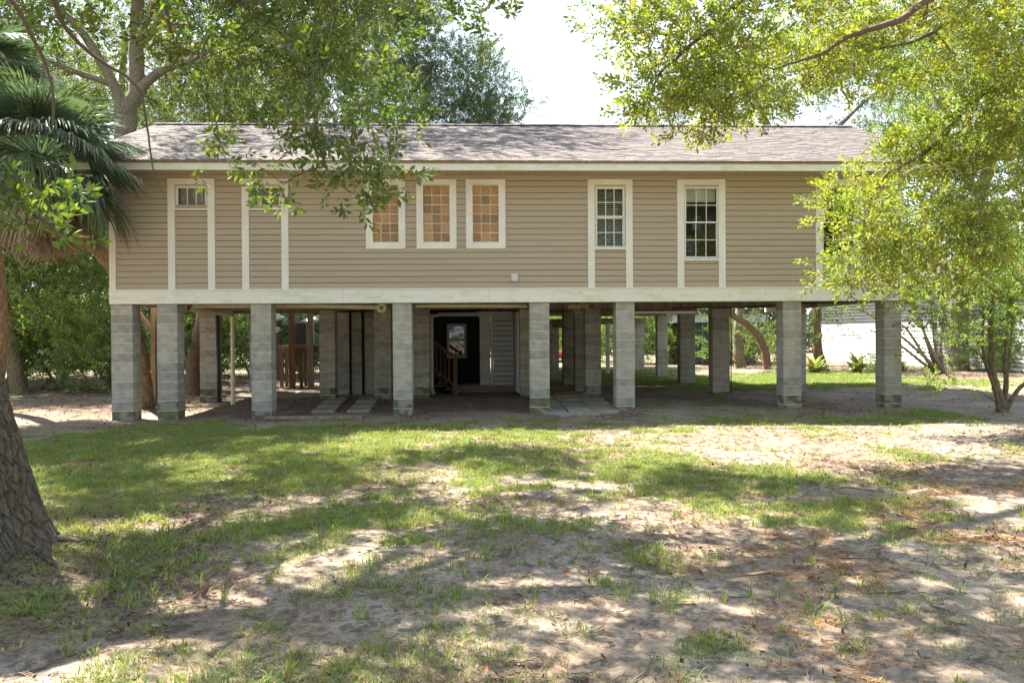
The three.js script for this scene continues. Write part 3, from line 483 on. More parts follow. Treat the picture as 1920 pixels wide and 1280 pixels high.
{ // paving and timbers lying about
  const path = (name, label) => { const g = new THREE.Group(); g.name = numbered(name); g.userData = { kind: 'structure', label }; scene.add(g); return g; };
  const slab = (x, z, w, d, ry, m, g, tilt = 0) => { const q = put(g, 'paver', chamfer(w, 0.07, d, 0.008), m, [x, gh(x, z) + 0.012, z], [tilt, ry, rr(-0.012, 0.012)]); return q; };
  reseed(61);
  const a = path('paver_path', 'pale concrete slabs leading under the house');
  for (const [x0, z0, x1, z1] of [[-3.58, -0.95, -3.9, -4.9], [-2.80, -0.95, -3.05, -4.9]]) for (let i = 0; i < 4; i++) { const t = (i + 0.5) / 4; slab(x0 + (x1 - x0) * t, z0 + (z1 - z0) * t, 0.5, 0.96, 0.07, M.concrete[i % 3], a); }
  const b = path('passage_path', 'concrete walk of large slabs into the passage');
  for (let i = 0; i < 6; i++) for (let j = 0; j < 3; j++) slab(1.55 + j * 0.55 + i * 0.015, -0.15 - i * 0.88, 0.535, 0.86, 0.01, M.concrete[(i + j * 2) % 3], b);
  for (const [x, z, w, d, r] of [[1.75, 0.48, 0.4, 0.26, 0.4], [2.2, 0.5, 0.5, 0.3, -0.1], [2.62, 0.42, 0.35, 0.28, 0.3]]) slab(x, z, w, d, r, M.concrete[0], b, 0.04);
  const t = thing('timber_edging', 'flat weathered timber lying on sand before the slabs', 'timber', [-3.4, gh(-3.4, 0.35), 0.35]);
  put(t, 'plank', chamfer(2.0, 0.07, 0.14, 0.008), M.oldTimber, [-3.5, gh(-3.5, 0.35) + 0.03, 0.35], [0, -0.05, 0]); put(t, 'cut_end', chamfer(0.05, 0.06, 0.135, 0.004), M.redTimber, [-2.475, gh(-2.5, 0.3) + 0.03, 0.40], [0, -0.05, 0]);
  const d = thing('drain_grate', 'small dark sunken drain grate in the sand near block pillar', 'drain', [2.62, gh(2.62, -0.9), -0.9]); put(d, 'grate', bx(0.36, 0.03, 0.26), M.blackPipe, [2.78, gh(2.78, -2.2) + 0.015, -2.2]);
  for (let i = 0; i < 5; i++) put(d, 'bar', bx(0.02, 0.012, 0.25), M.acBody, [2.64 + i * 0.07, gh(2.78, -2.2) + 0.037, -2.2]);
  const wp = thing('white_post', 'slim white post standing on the lawn behind the passage', 'post', [4.81, gh(4.81, -13), -13]); put(wp, 'shaft', chamfer(0.13, 2.0, 0.13, 0.01), M.greyWhite, [4.81, gh(4.81, -13) + 0.95, -13]); put(wp, 'cap', chamfer(0.17, 0.1, 0.17, 0.02), mat(0.3, 0.42, 0.4, 0.6), [4.81, gh(4.81, -13) + 2.0, -13]);
  // red yard machine seen through the passage
  const r = thing('yard_machine', 'bright red wheeled yard machine far back seen through passage', 'machine', [4.55, gh(4.5, -26), -26]), gy = gh(4.5, -26);
  put(r, 'body', chamfer(0.95, 0.36, 0.6, 0.06), M.red, [4.55, gy + 0.46, -26]); put(r, 'hood', chamfer(0.45, 0.22, 0.5, 0.06), M.red, [4.85, gy + 0.72, -26]);
  for (const [x, z] of [[4.25, -25.7], [4.85, -25.7], [4.25, -26.3], [4.85, -26.3]]) { const t = put(r, 'wheel', new THREE.CylinderGeometry(0.19, 0.19, 0.1, 20).rotateX(Math.PI / 2), M.tyre, [x, gy + 0.19, z]); put(t, 'hub', new THREE.CylinderGeometry(0.08, 0.08, 0.12, 14).rotateX(Math.PI / 2), M.greyWhite, [x, gy + 0.19, z]); }
  put(r, 'handle', join([capped([4.2, gy + 0.6, -25.8], [3.85, gy + 1.1, -25.8], 0.015), capped([4.2, gy + 0.6, -26.2], [3.85, gy + 1.1, -26.2], 0.015), capped([3.85, gy + 1.1, -26.2], [3.85, gy + 1.1, -25.8], 0.015)]), M.tyre);
}

// ------------------------------------------------------------------ neighbour
{
  const n = thing('neighbour_house', 'long low white lap sided house beyond the lawn', 'house', [21, 0.1, -14]);
  // the wall runs obliquely away; its face is turned to the left
  const ry = -80.9 * R, H = 3.6, LN = 18.4, mx = 18.75, mz = -14, nx = Math.sin(ry), nz = Math.cos(ry), at = (o) => [mx + nx * o, mz + nz * o];
  const box = (w, h, d, y, o, rx = 0) => { const [x, z] = at(o); return bx(w, h, d, x, y, z, rx, ry); };
  const w = put(n, 'wall', box(LN, H, 5, H / 2 + 0.1, -2.54), M.felt);
  for (let i = 0; i < 22; i++) put(w, 'siding_board', box(LN, 0.12, 0.02, 0.42 + i * 0.15, 0, -0.13), M.white);
  put(n, 'footing', box(LN + 0.04, 0.45, 5.05, 0.1, -2.5), M.concrete[1]);
  put(n, 'fascia', box(LN + 1, 0.2, 0.03, H + 0.1, 0.5), M.white);
  put(n, 'roof', join([box(LN + 1, 0.12, 3.5, H + 0.75, -0.95, 0.36), box(LN + 1, 0.12, 3.5, H + 0.75, -4.1, -0.36)]), M.ridge);
  const c = thing('pool_cottage', 'low building with pale blue eave and dark glazing behind trees', 'building', [11.5, 0.2, -22]);
  put(c, 'wall', bb(9.8, 13.6, 0.1, 2.4, -24, -21.55), M.black); put(c, 'eave', bb(9.4, 14.0, 2.35, 2.75, -24, -21.2), mat(0.55, 0.62, 0.7, 0.6)); put(c, 'roof', bb(9.2, 14.2, 2.75, 3.0, -24.3, -21), M.ridge);
  for (let i = 0; i < 4; i++) { const f = put(c, 'glass_door', bb(10.0 + i * 0.9, 10.06 + i * 0.9, 0.15, 2.34, -21.55, -21.48), mat(0.3, 0.4, 0.45, 0.5)); put(f, 'pane', new THREE.PlaneGeometry(0.8, 2.1), pmat(0.05, 0.09, 0.1, 0.04, { clearcoat: 1 }), [10.48 + i * 0.9, 1.24, -21.52]); }
}

// ------------------------------------------------------------------ foliage
function leafShape(pos, col, idx, m, len, wid, c) {
  const o = pos.length / 3, v = V(0, 0, 0), q = [[0, 0, 0], [-wid / 2, -0.0, len * 0.55], [0, -wid * 0.14, len * 0.5], [wid / 2, 0, len * 0.55], [0, -len * 0.1, len]];
  for (const p of q) { v.set(...p).applyMatrix4(m); pos.push(v.x, v.y, v.z); col.push(...c); }
  idx.push(o, o + 1, o + 2, o, o + 2, o + 3, o + 1, o + 4, o + 2, o + 2, o + 4, o + 3);
}
function sprig(n, len, wid, L, s, spreadOut = 0.9) {
  reseed(s); const pos = [], col = [], idx = [], m = new THREE.Matrix4(), q = new THREE.Quaternion();
  for (let i = 0; i < n; i++) {
    const t = (i + 0.5) / n, a = i * 2.4 + rr(-0.4, 0.4), out = spreadOut * rr(0.7, 1.25) * (1.15 - 0.6 * t);
    const e = new THREE.Euler(rr(-0.5, 0.35), 0, rr(-0.9, 0.9)); q.setFromEuler(e);
    const dir = V(Math.cos(a) * Math.sin(out), Math.cos(out), Math.sin(a) * Math.sin(out));
    const base = new THREE.Quaternion().setFromUnitVectors(V(0, 0, 1), dir).multiply(q);
    const sc = rr(0.7, 1.15); m.compose(V(Math.cos(a) * L * 0.04, L * t * 0.85 + rr(-0.05, 0.05) * L, Math.sin(a) * L * 0.04), base, V(sc, sc, sc));
    const y = rnd(), br = rr(0.72, 1.12); leafShape(pos, col, idx, m, len, wid, [br * (0.75 + 0.4 * y), br, br * (1.1 - 0.35 * y)]);
  }
  const g = new THREE.BufferGeometry(); g.setAttribute('position', new THREE.Float32BufferAttribute(pos, 3)); g.setAttribute('color', new THREE.Float32BufferAttribute(col, 3)); g.setIndex(idx); g.computeVertexNormals(); return g;
}
const S = { // leaf sprays of different leaf size; a: half their leaf area
  near: { g: sprig(12, 0.095, 0.04, 0.25, 1), a: 0.0137, r: 0.2 }, mid: { g: sprig(14, 0.085, 0.037, 0.28, 2), a: 0.0138, r: 0.26 }, shrub: { g: sprig(16, 0.06, 0.034, 0.26, 3), a: 0.0106, r: 0.22 },
  back: { g: sprig(20, 0.12, 0.055, 0.5, 4), a: 0.041, r: 0.5 }, far: { g: sprig(24, 0.25, 0.12, 1.1, 5), a: 0.22, r: 1.0 },
};
function crown(parent, name, mt, kind, clumps, tint, droop) {
  const n = clumps.reduce((s, c) => s + c.n, 0); if (!n) return; const im = new THREE.InstancedMesh(kind.g, mt, n), m = new THREE.Matrix4(), q = new THREE.Quaternion(), d = V(0, 0, 0), off = worldOf(parent), col = new THREE.Color(); let k = 0;
  for (const c of clumps) {
    const v = rr(0.65, 1.25), w = rr(-0.15, 0.15);
    for (let i = 0; i < c.n; i++) {
      const R0 = c.r ?? kind.r, p = V(gauss() * R0 * 1.5, gauss() * R0, gauss() * R0 * 1.5);
      d.set(p.x * 0.4 / R0 + c.d.x * 0.5 + gauss() * 0.5, droop + p.y * 0.25 / R0 + c.d.y * 0.5 + gauss() * 0.5, p.z * 0.4 / R0 + c.d.z * 0.5 + gauss() * 0.5).normalize(); q.setFromUnitVectors(V(0, 1, 0), d); q.multiply(new THREE.Quaternion().setFromAxisAngle(V(0, 1, 0), rnd() * 6.28));
      const s = rr(0.75, 1.25); m.compose(p.add(c.p).sub(off), q, V(s, s, s)); im.setMatrixAt(k, m);
      const b = v * rr(0.8, 1.2), ye = w + rr(-0.12, 0.18); im.setColorAt(k, col.setRGB(tint[0] * b * (1 + ye), tint[1] * b, tint[2] * b * (1 - ye))); k++;
    }
  }
  im.name = name; im.userData.kind = 'stuff'; lit(im); parent.add(im); return im;
}
// spec: base, limbs [{p, r:[a,b]}], lobes [x,y,z,rx,ry,rz, lai], kind, mt, bark, tint, droop, reach
function tree(name, label, group, spec) {
  reseed(spec.seed ?? 1); const t = thing(name, label, spec.category ?? 'tree', spec.base, group), kind = S[spec.kind ?? 'back'];
  const nodes = [], trunk = [], small = [];
  spec.limbs.forEach((l, i) => { const q = limb(l.p, l.r[0], l.r[1], l.sides ?? (l.r[0] > 0.12 ? 12 : 7), 6, l.wob ?? l.r[0] * 0.12); (i < (spec.trunks ?? 1) ? trunk : small).push(q.geo); q.pts.forEach((p, j) => { if (j / q.pts.length > (l.from ?? (i ? 0.15 : 0.6))) nodes.push({ p, r: q.rad[j] }); }); });
  const off = V(...spec.base); const local = (g) => { g.translate(-off.x, -off.y, -off.z); return g; };
  if (trunk.length) { const m = put(t, 'trunk', local(mergeGeometries(trunk)), spec.bark ?? M.bark); m.position.set(0, 0, 0); }
  const clumps = [];
  for (const [x, y, z, rx, ry, rz, lai = 2, per = spec.per ?? 9, cr = spec.cr ?? kind.r] of spec.lobes) {
    const tot = Math.max(5, Math.round(lai * (spec.dense ?? 1) * Math.PI * Math.sqrt(rx * rz) * Math.max(ry, 0.3 * rx) / kind.a)), nc = Math.max(1, Math.round(tot / per));
    for (let i = 0; i < nc; i++) { let a, b, c; do { a = rr(-1, 1); b = rr(-1, 1); c = rr(-1, 1); } while (a * a + b * b + c * c > 1); const s = Math.pow(a * a + b * b + c * c, -0.12); const p = V(x + a * s * rx, y + b * s * ry, z + c * s * rz); clumps.push({ p, n: Math.max(2, Math.round(per * rr(0.6, 1.4))), d: V(a, b, c), dist: 0, r: cr }); }
  }
  if (nodes.length && !spec.bare) {
    const near = (p) => { let best = null, bd = 1e9; for (const n of nodes) { const d = n.p.distanceToSquared(p); if (d < bd) { bd = d; best = n; } } return [best, Math.sqrt(bd)]; };
    for (const c of clumps) c.dist = near(c.p)[1]; clumps.sort((a, b) => a.dist - b.dist);
    for (const c of clumps) {
      const [n, d] = near(c.p); if (d < 0.05) continue; const mid = n.p.clone().lerp(c.p, 0.5).add(V(gauss() * d * 0.12, gauss() * d * 0.12 + (spec.arch ?? 0.05) * d, gauss() * d * 0.12));
      const r0 = Math.min(n.r * 0.8, 0.008 + 0.018 * d + (kind.r * 0.014)), r1 = r0 * 0.5, P = new THREE.QuadraticBezierCurve3(n.p, mid, c.p).getPoints(4);
      small.push(tube(P, P.map((_, i) => r0 + (r1 - r0) * i / 4), r0 > 0.03 ? 6 : 4)); for (let i = 1; i < P.length; i++) nodes.push({ p: P[i], r: r0 + (r1 - r0) * i / 4 });
    }
  }
  if (small.length) { const m = put(t, 'branches', local(mergeGeometries(small)), spec.twig ?? spec.bark ?? M.bark); m.position.set(0, 0, 0); }
  crown(t, 'crown', spec.mt ?? M.leafDark, kind, clumps, spec.tint ?? [1, 1, 1], spec.droop ?? 0.4);
  return t;
}

{ // the near oak at the left edge: ridged bark as real relief, limbs over the yard
  reseed(202);
  const base = [-3.92, gh(-3.92, 10.4) - 0.15, 10.35];
  const sp = { base, seed: 70, kind: 'near', mt: M.leaf, bark: M.bark, twig: M.twig, droop: 0.05, arch: 0.1, per: 15, cr: 0.19, limbs: [], lobes: [], trunks: 0, category: 'tree' };
  const L = sp.limbs;
  L.push({ p: [[-4.5, 3.6, 10.2], [-4.75, 5.0, 9.6], [-4.6, 6.6, 8.6], [-4.2, 8.4, 7.2], [-3.8, 9.8, 6.0]], r: [0.3, 0.1] });
  L.push({ p: [[-4.55, 4.2, 10.0], [-5.3, 5.6, 9.0], [-6.4, 7.2, 7.4], [-7.2, 8.6, 5.4], [-7.5, 9.6, 3.6]], r: [0.22, 0.06] });
  L.push({ p: [[-4.6, 6.4, 8.8], [-3.2, 7.3, 8.2], [-1.6, 8.0, 7.2], [0.4, 8.7, 5.8], [1.8, 9.2, 4.6]], r: [0.18, 0.05] });
  L.push({ p: [[-4.75, 5.2, 9.5], [-4.24, 4.81, 9.31], [-4.17, 4.55, 9.12], [-4.16, 4.37, 8.92], [-4.09, 4.06, 8.92], [-4.1, 3.78, 8.92]], r: [0.024, 0.012] });
  L.push({ p: [[-4.7, 5.4, 9.6], [-3.96, 4.98, 9.32], [-4.03, 4.77, 8.82], [-3.97, 4.64, 8.32], [-3.65, 4.42, 8.14], [-3.54, 3.97, 8.14], [-3.47, 3.5, 8.15], [-3.36, 3.25, 8.15]], r: [0.034, 0.004] });
  L.push({ p: [[-4.55, 6.6, 8.6], [-3.6, 6.3, 7.9], [-2.73, 5.56, 7.76], [-2.23, 5.1, 7.88], [-1.92, 4.65, 8.0], [-1.78, 4.21, 8.11], [-1.73, 3.84, 8.21], [-1.62, 3.5, 8.22], [-1.4, 3.28, 8.23]], r: [0.07, 0.007] });
  L.push({ p: [[-4.5, 6.9, 8.3], [-3.72, 5.9, 7.4], [-3.63, 5.43, 7.33], [-3.62, 5.26, 7.13], [-3.41, 5.17, 6.84]], r: [0.04, 0.012] });
  L.push({ p: [[-4.5, 3.2, 10.3], [-4.1, 3.1, 10.1], [-3.79, 2.9, 10.04], [-3.72, 2.78, 9.94], [-3.54, 2.65, 9.95], [-3.5, 2.56, 9.96]], r: [0.03, 0.006] });
  L.push({ p: [[-1.6, 8.0, 7.2], [-0.9, 7.0, 7.3], [-0.3, 6.1, 7.4], [0.1, 5.62, 7.47]], r: [0.03, 0.006] });
  const seen = [[-1.64, 5.09, 7.91, 0.88, 0.41], [-1.49, 4.33, 8.12, 0.63, 0.46], [-1.37, 3.67, 8.23, 0.42, 0.31], [-1.51, 3.25, 8.22, 0.23, 0.23], [-1.0, 3.44, 8.24, 0.17, 0.14], [-0.95, 3.92, 8.14, 0.14, 0.26], [-2.79, 5.42, 7.36, 0.87, 0.34], [-2.77, 3.77, 8.37, 0.14, 0.12], [-3.5, 5.75, 6.32, 0.5, 0.2, 1.0], [-4.0, 2.75, 9.84, 0.26, 0.22, 1.5], [-3.66, 2.68, 9.86, 0.13, 0.12, 1.2], [-4.02, 3.12, 9.84, 0.16, 0.1, 1.2], [0.03, 5.54, 7.47, 0.25, 0.06], [0.15, 5.39, 7.47, 0.09, 0.14], [-4.9, 5.5, 7.3, 0.6, 0.22, 1.8], [-4.1, 5.4, 6.9, 0.5, 0.2, 1.5], [-3.2, 5.5, 6.6, 0.6, 0.25, 1.8], [-0.5, 5.64, 7.45, 0.37, 0.09], [-2.02, 3.62, 8.2, 0.17, 0.45]];
  for (const [x, y, z, rx, ry, lai = 2.2] of seen) sp.lobes.push([x, y, z, rx * 0.85, ry * 0.9, Math.min(0.7, rx * 0.8), lai]);
  // canopy above the frame, whose shade lies on the yard
  for (const [x, z, r, lai] of [[-8.2, 6.5, 1.6, 2.2], [-5.6, 7.4, 1.5, 2.4], [-3.4, 7.6, 1.5, 2.2], [-1.2, 7.0, 1.3, 2.0], [-7.4, 4.2, 1.7, 2.0], [-4.8, 4.8, 1.6, 2.2], [-2.4, 4.6, 1.5, 2.0], [-0.2, 4.8, 1.3, 1.7], [-9.0, 1.6, 1.7, 1.8], [-6.4, 2.0, 1.7, 2.0], [-3.8, 2.2, 1.5, 1.6], [-10.5, 4.0, 1.7, 2.0], [-4.4, 9.4, 1.4, 2.3], [-6.8, 9.2, 1.6, 2.2], [-9.2, 8.6, 1.5, 2.2], [0.8, 6.8, 1.0, 1.3], [-1.6, 9.2, 1.2, 1.8], [-11.0, 0.4, 1.6, 1.6], [-8.4, -0.6, 1.5, 1.4]]) sp.lobes.push([x, 1.74 + 0.436 * (16.5 - z + r) + 1.35, z, r, 0.8, r, lai * 1.15, 190, 0.37]);
  const t = tree('oak_tree', 'large oak with ridged trunk at left edge, branches overhanging the yard', 'oaks round the yard', sp);
  // trunk surface
  const cx = (h) => -0.0 + (-0.62) * Math.pow(clamp(h / 3.6), 0.9) - 0.05 * Math.sin(h), rad = (h) => 0.47 + 0.17 * Math.exp(-h / 0.16) + 0.07 * Math.exp(-h / 0.9) - 0.025 * h;
  const na = 420, nh = 470, pos = [], uv = [], idx = [], H = 3.9;
  for (let j = 0; j <= nh; j++) for (let i = 0; i <= na; i++) {
    const h = H * Math.pow(j / nh, 1.15), a = (i % na) / na * Math.PI * 2, r0 = rad(h) * (1 + 0.04 * Math.cos(3 * a + 1)) + 0.06 * Math.exp(-h / 0.25) * Math.max(0, Math.cos(2.5 * a + 0.3)) ** 2;
    const wq = fbm(a * 3 + 10, h * 3, 301, 3), u = a / (Math.PI * 2) * 104 + (wq - 0.5) * 3, w = worley(u, h * 4.2 + (wq - 0.5) * 2, 302, 104), e = sst(0.0, 0.38, w[1] - w[0]);
    const f = fbm(u * 3.1, h * 55, 303, 3), r = r0 - 0.03 + 0.03 * e * (0.7 + 0.3 * hash(Math.floor(w[0] * 99), 1, 1)) + 0.010 * (f - 0.5) + 0.03 * (fbm(u * 0.25, h * 1.6, 304, 3) - 0.5);
    pos.push(cx(h) + Math.cos(a) * r, h, Math.sin(a) * r); uv.push(i / na * 2.5, h);
  }
  for (let j = 0; j < nh; j++) for (let i = 0; i < na; i++) { const a = j * (na + 1) + i, b = a + 1, c = a + na + 1, d = c + 1; idx.push(a, c, b, b, c, d); }
  const g = new THREE.BufferGeometry(); g.setAttribute('position', new THREE.Float32BufferAttribute(pos, 3)); g.setAttribute('uv', new THREE.Float32BufferAttribute(uv, 2)); g.setIndex(idx); g.computeVertexNormals();
  put(t, 'trunk', g, M.barkNear, base);
  for (const [pts, r] of [[[[-3.4, 0.2, 10.5], [-3.0, 0.1, 10.75], [-2.6, 0.05, 10.8], [-2.2, 0.0, 10.72]], 0.045], [[[-3.5, 0.2, 10.8], [-3.0, 0.06, 11.15], [-2.5, 0.02, 11.2]], 0.03], [[[-3.4, 0.2, 10.2], [-2.9, 0.08, 10.1], [-2.5, 0.02, 10.25]], 0.04]]) {
    const q = pts.map(([x, y, z]) => [x, gh(x, z) + (y > 0.15 ? 0.03 : -0.008), z]); const l = limb(q, r, 0.012, 8, 6, 0.012); put(t, 'root', l.geo, M.barkNear);
  }
}
{ // oak off the right edge; its boughs come in from the right and above
  const seen = [[2.05, 6.36, 5.54, 0.53, 0.23], [2.65, 6.05, 5.56, 0.68, 0.46], [2.49, 5.29, 5.56, 0.46, 0.42], [2.34, 4.88, 5.56, 0.12, 0.3], [3.25, 5.67, 5.59, 0.76, 0.57], [2.95, 4.99, 5.58, 0.38, 0.3], [3.94, 6.04, 5.61, 0.76, 0.46], [3.95, 5.37, 5.12, 0.63, 0.44], [4.96, 6.01, 4.65, 0.66, 0.58], [5.46, 6.51, 4.67, 0.99, 0.5], [6.71, 6.35, 3.72, 1.1, 0.5], [7.03, 6.41, 4.73, 1.24, 0.58], [8.1, 6.41, 4.77, 0.99, 0.66], [7.75, 4.75, 3.25, 0.72, 0.5], [8.36, 5.32, 3.29, 1.12, 0.65], [6.43, 3.99, 3.72, 0.49, 0.45], [6.29, 3.31, 3.72, 0.49, 0.36], [6.23, 2.81, 3.92, 0.49, 0.31], [7.49, 3.71, 3.46, 1.01, 0.73], [8.49, 4.11, 3.8, 0.9, 0.99], [8.86, 5.54, 3.8, 0.72, 0.72], [7.76, 2.88, 3.48, 0.83, 0.55]];
  tree('oak_tree', 'sunlit oak boughs hanging in from the right edge over the roof', 'oaks round the yard', {
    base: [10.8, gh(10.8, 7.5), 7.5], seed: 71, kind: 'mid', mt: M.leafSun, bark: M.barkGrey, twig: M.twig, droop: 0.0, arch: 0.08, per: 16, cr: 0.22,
    limbs: [{ p: [[10.8, 0, 7.5], [10.9, 2, 7.3], [10.7, 4.2, 6.8], [10.4, 6.5, 6.2], [9.8, 8.8, 5.4]], r: [0.42, 0.16] },
      { p: [[10.7, 4.6, 6.7], [10.0, 6.2, 4.6], [9.22, 6.16, 3.81], [8.59, 5.86, 3.79], [8.31, 5.65, 3.58], [8.14, 5.36, 3.48], [7.65, 4.84, 3.36], [7.0, 4.47, 3.34], [6.4, 3.7, 3.6]], r: [0.13, 0.012] },
      { p: [[10.4, 6.4, 6.2], [8.5, 6.9, 6.0], [6.52, 6.56, 5.71], [5.91, 6.18, 5.69], [5.4, 6.07, 5.47], [4.98, 5.84, 5.35], [4.28, 5.61, 5.33]], r: [0.1, 0.014] },
      { p: [[10.3, 6.8, 6.0], [9.0, 7.3, 5.2], [7.77, 6.99, 4.75], [7.28, 6.58, 4.74], [6.78, 6.29, 4.72], [5.95, 6.13, 4.69]], r: [0.08, 0.015] },
      { p: [[10.1, 7.6, 5.8], [7.5, 8.0, 6.2], [5.0, 7.3, 6.1], [3.65, 6.4, 6.0], [3.35, 6.12, 5.79], [2.95, 5.82, 5.58], [2.49, 5.37, 5.56], [2.35, 4.76, 5.56]], r: [0.1, 0.008] },
      { p: [[10.0, 8.2, 5.6], [8.0, 9.4, 5.0], [6.0, 10.0, 4.2]], r: [0.1, 0.04] }],
    lobes: [...seen.map(([x, y, z, rx, ry]) => [x, y, z, rx, ry, Math.min(0.8, rx * 0.85), 3.0]), [6.0, 10.2, 4.4, 1.4, 0.8, 1.3, 1.0, 170, 0.36], [3.9, 9.6, 5.6, 1.2, 0.7, 1.2, 1.1, 170, 0.36], [2.2, 9.8, 3.4, 1.1, 0.7, 1.2, 1.2, 170, 0.36], [8.2, 9.6, 4.8, 1.4, 0.8, 1.4, 1, 170, 0.36], [9.8, 9.8, 5.4, 1.6, 1.2, 1.6, 1.2]],
  });
}
// small multi-stemmed tree by the right end of the house
tree('multi_stem_tree', 'small leafy tree with several thin stems right of the last pillar', null, {
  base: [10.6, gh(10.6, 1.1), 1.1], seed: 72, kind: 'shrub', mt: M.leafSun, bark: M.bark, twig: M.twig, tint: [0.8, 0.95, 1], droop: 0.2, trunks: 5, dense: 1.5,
  limbs: [{ p: [[10.6, 0, 1.1], [10.58, 0.35, 1.1], [10.42, 0.9, 1.1], [10.36, 1.9, 1.15], [10.2, 3.0, 1.4]], r: [0.12, 0.04] }, { p: [[10.62, 0.1, 1.1], [10.7, 0.6, 1.1], [10.62, 1.3, 1.2], [10.7, 2.6, 1.3]], r: [0.075, 0.025] }, { p: [[10.66, 0.1, 1.12], [10.9, 0.55, 1.15], [11.3, 1.0, 1.2], [11.5, 1.9, 1.3]], r: [0.06, 0.02] }, { p: [[10.55, 0.1, 1.12], [10.4, 0.6, 1.2], [10.1, 1.3, 1.3], [9.9, 2.2, 1.6]], r: [0.055, 0.018] }, { p: [[10.64, 0.15, 1.05], [10.8, 0.9, 1.0], [10.95, 1.6, 0.9], [11.0, 2.6, 0.9]], r: [0.05, 0.015] },
    { p: [[10.4, 0.8, 1.15], [9.6, 1.4, 1.8], [8.8, 1.6, 2.2]], r: [0.02, 0.008] }, { p: [[10.5, 0.3, 1.15], [9.6, 0.6, 1.9], [8.7, 0.75, 2.4]], r: [0.012, 0.006] }],
  lobes: [[9.76, 2.98, 2.35, 0.8, 0.7, 0.7, 1.5], [9.06, 2.41, 1.83, 0.75, 0.42, 0.6, 1.2], [10.19, 1.88, 1.88, 0.75, 0.45, 0.6, 1.1], [8.71, 1.58, 2.23, 0.45, 0.24, 0.4, 0.9], [8.6, 0.74, 2.42, 0.4, 0.18, 0.35, 0.7], [8.25, 2.65, 1.99, 0.4, 0.25, 0.4, 1.1], [10.8, 3.2, 1.3, 1.0, 0.9, 0.9, 1.4], [11.2, 2.0, 1.2, 0.8, 0.6, 0.7, 1.0], [10.6, 1.2, 1.5, 0.6, 0.25, 0.5, 0.6]],
});
// trees behind the house
tree('oak_tree', 'tall forked grey oak rising behind the left end of the roof', 'oaks round the yard', {
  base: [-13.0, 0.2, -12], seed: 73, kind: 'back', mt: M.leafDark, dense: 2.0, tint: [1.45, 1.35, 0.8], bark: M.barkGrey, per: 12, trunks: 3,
  limbs: [{ p: [[-13.0, 0, -12], [-12.9, 4, -12], [-12.85, 8, -12], [-12.83, 9.6, -12], [-12.5, 10.6, -12], [-12.45, 12.8, -12], [-12.2, 15, -12]], r: [0.5, 0.2] }, { p: [[-12.82, 9.4, -12], [-13.1, 10.6, -11.9], [-13.6, 11.8, -11.6], [-14.4, 13.0, -11.2], [-15.6, 14, -11]], r: [0.24, 0.1] }, { p: [[-12.6, 10.3, -12], [-11.9, 11.0, -11.8], [-11.2, 11.3, -11.5], [-10.0, 11.5, -11], [-8.6, 12.2, -10.6]], r: [0.22, 0.08] }, { p: [[-12.5, 12, -12], [-10.5, 13.6, -11], [-8, 14.6, -10]], r: [0.16, 0.06] }, { p: [[-13, 10.8, -12], [-15.4, 11.6, -11.4], [-17, 12.4, -11]], r: [0.14, 0.05] }, { p: [[-12.4, 12.4, -12], [-9.5, 13.2, -8], [-6, 13.6, -5.6]], r: [0.14, 0.05] }],
  lobes: [[-15.8, 14.6, -10.6, 2.4, 1.4, 2, 1.5], [-12.4, 15.4, -11.5, 2.6, 1.4, 2.2, 1.5], [-9.4, 14.4, -10.5, 2.2, 1.3, 2, 1.5], [-7.0, 13.4, -10, 1.8, 1.6, 1.8, 1.6], [-9.6, 12.6, -11, 1.3, 0.9, 1.3, 0.8], [-6.0, 11.2, -10.5, 1.6, 1.3, 1.6, 1.5], [-8.0, 10.6, -12, 1.6, 1.1, 1.6, 1.2], [-16.8, 11.8, -11, 1.8, 1.4, 1.8, 1.4], [-4.6, 13.2, -10.5, 1.8, 1.4, 1.8, 1.6], [-10.8, 9.6, -13, 1.5, 0.8, 1.5, 1.0], [-9, 17, -11, 3.5, 1.2, 3, 1.3], [-4, 16, -10.5, 2.6, 1.5, 2.5, 1.4], [-10.6, 13.4, -4.6, 1.6, 0.9, 1.5, 0.9], [-8.4, 13.6, -5.6, 1.9, 0.9, 1.5, 1.1], [-6.0, 13.8, -5.0, 1.9, 0.9, 1.6, 1.2], [-3.6, 13.8, -5.4, 1.8, 0.9, 1.5, 1.2], [-2.2, 14.2, -6.4, 1.4, 0.7, 1.2, 1.0], [-18.5, 14, -11, 2, 2, 2, 1.4], [-13.5, 11.5, -14, 2.4, 1.6, 1.5, 1.2], [-9, 11.4, -13.6, 2.2, 1.4, 1.5, 1.2]],
});
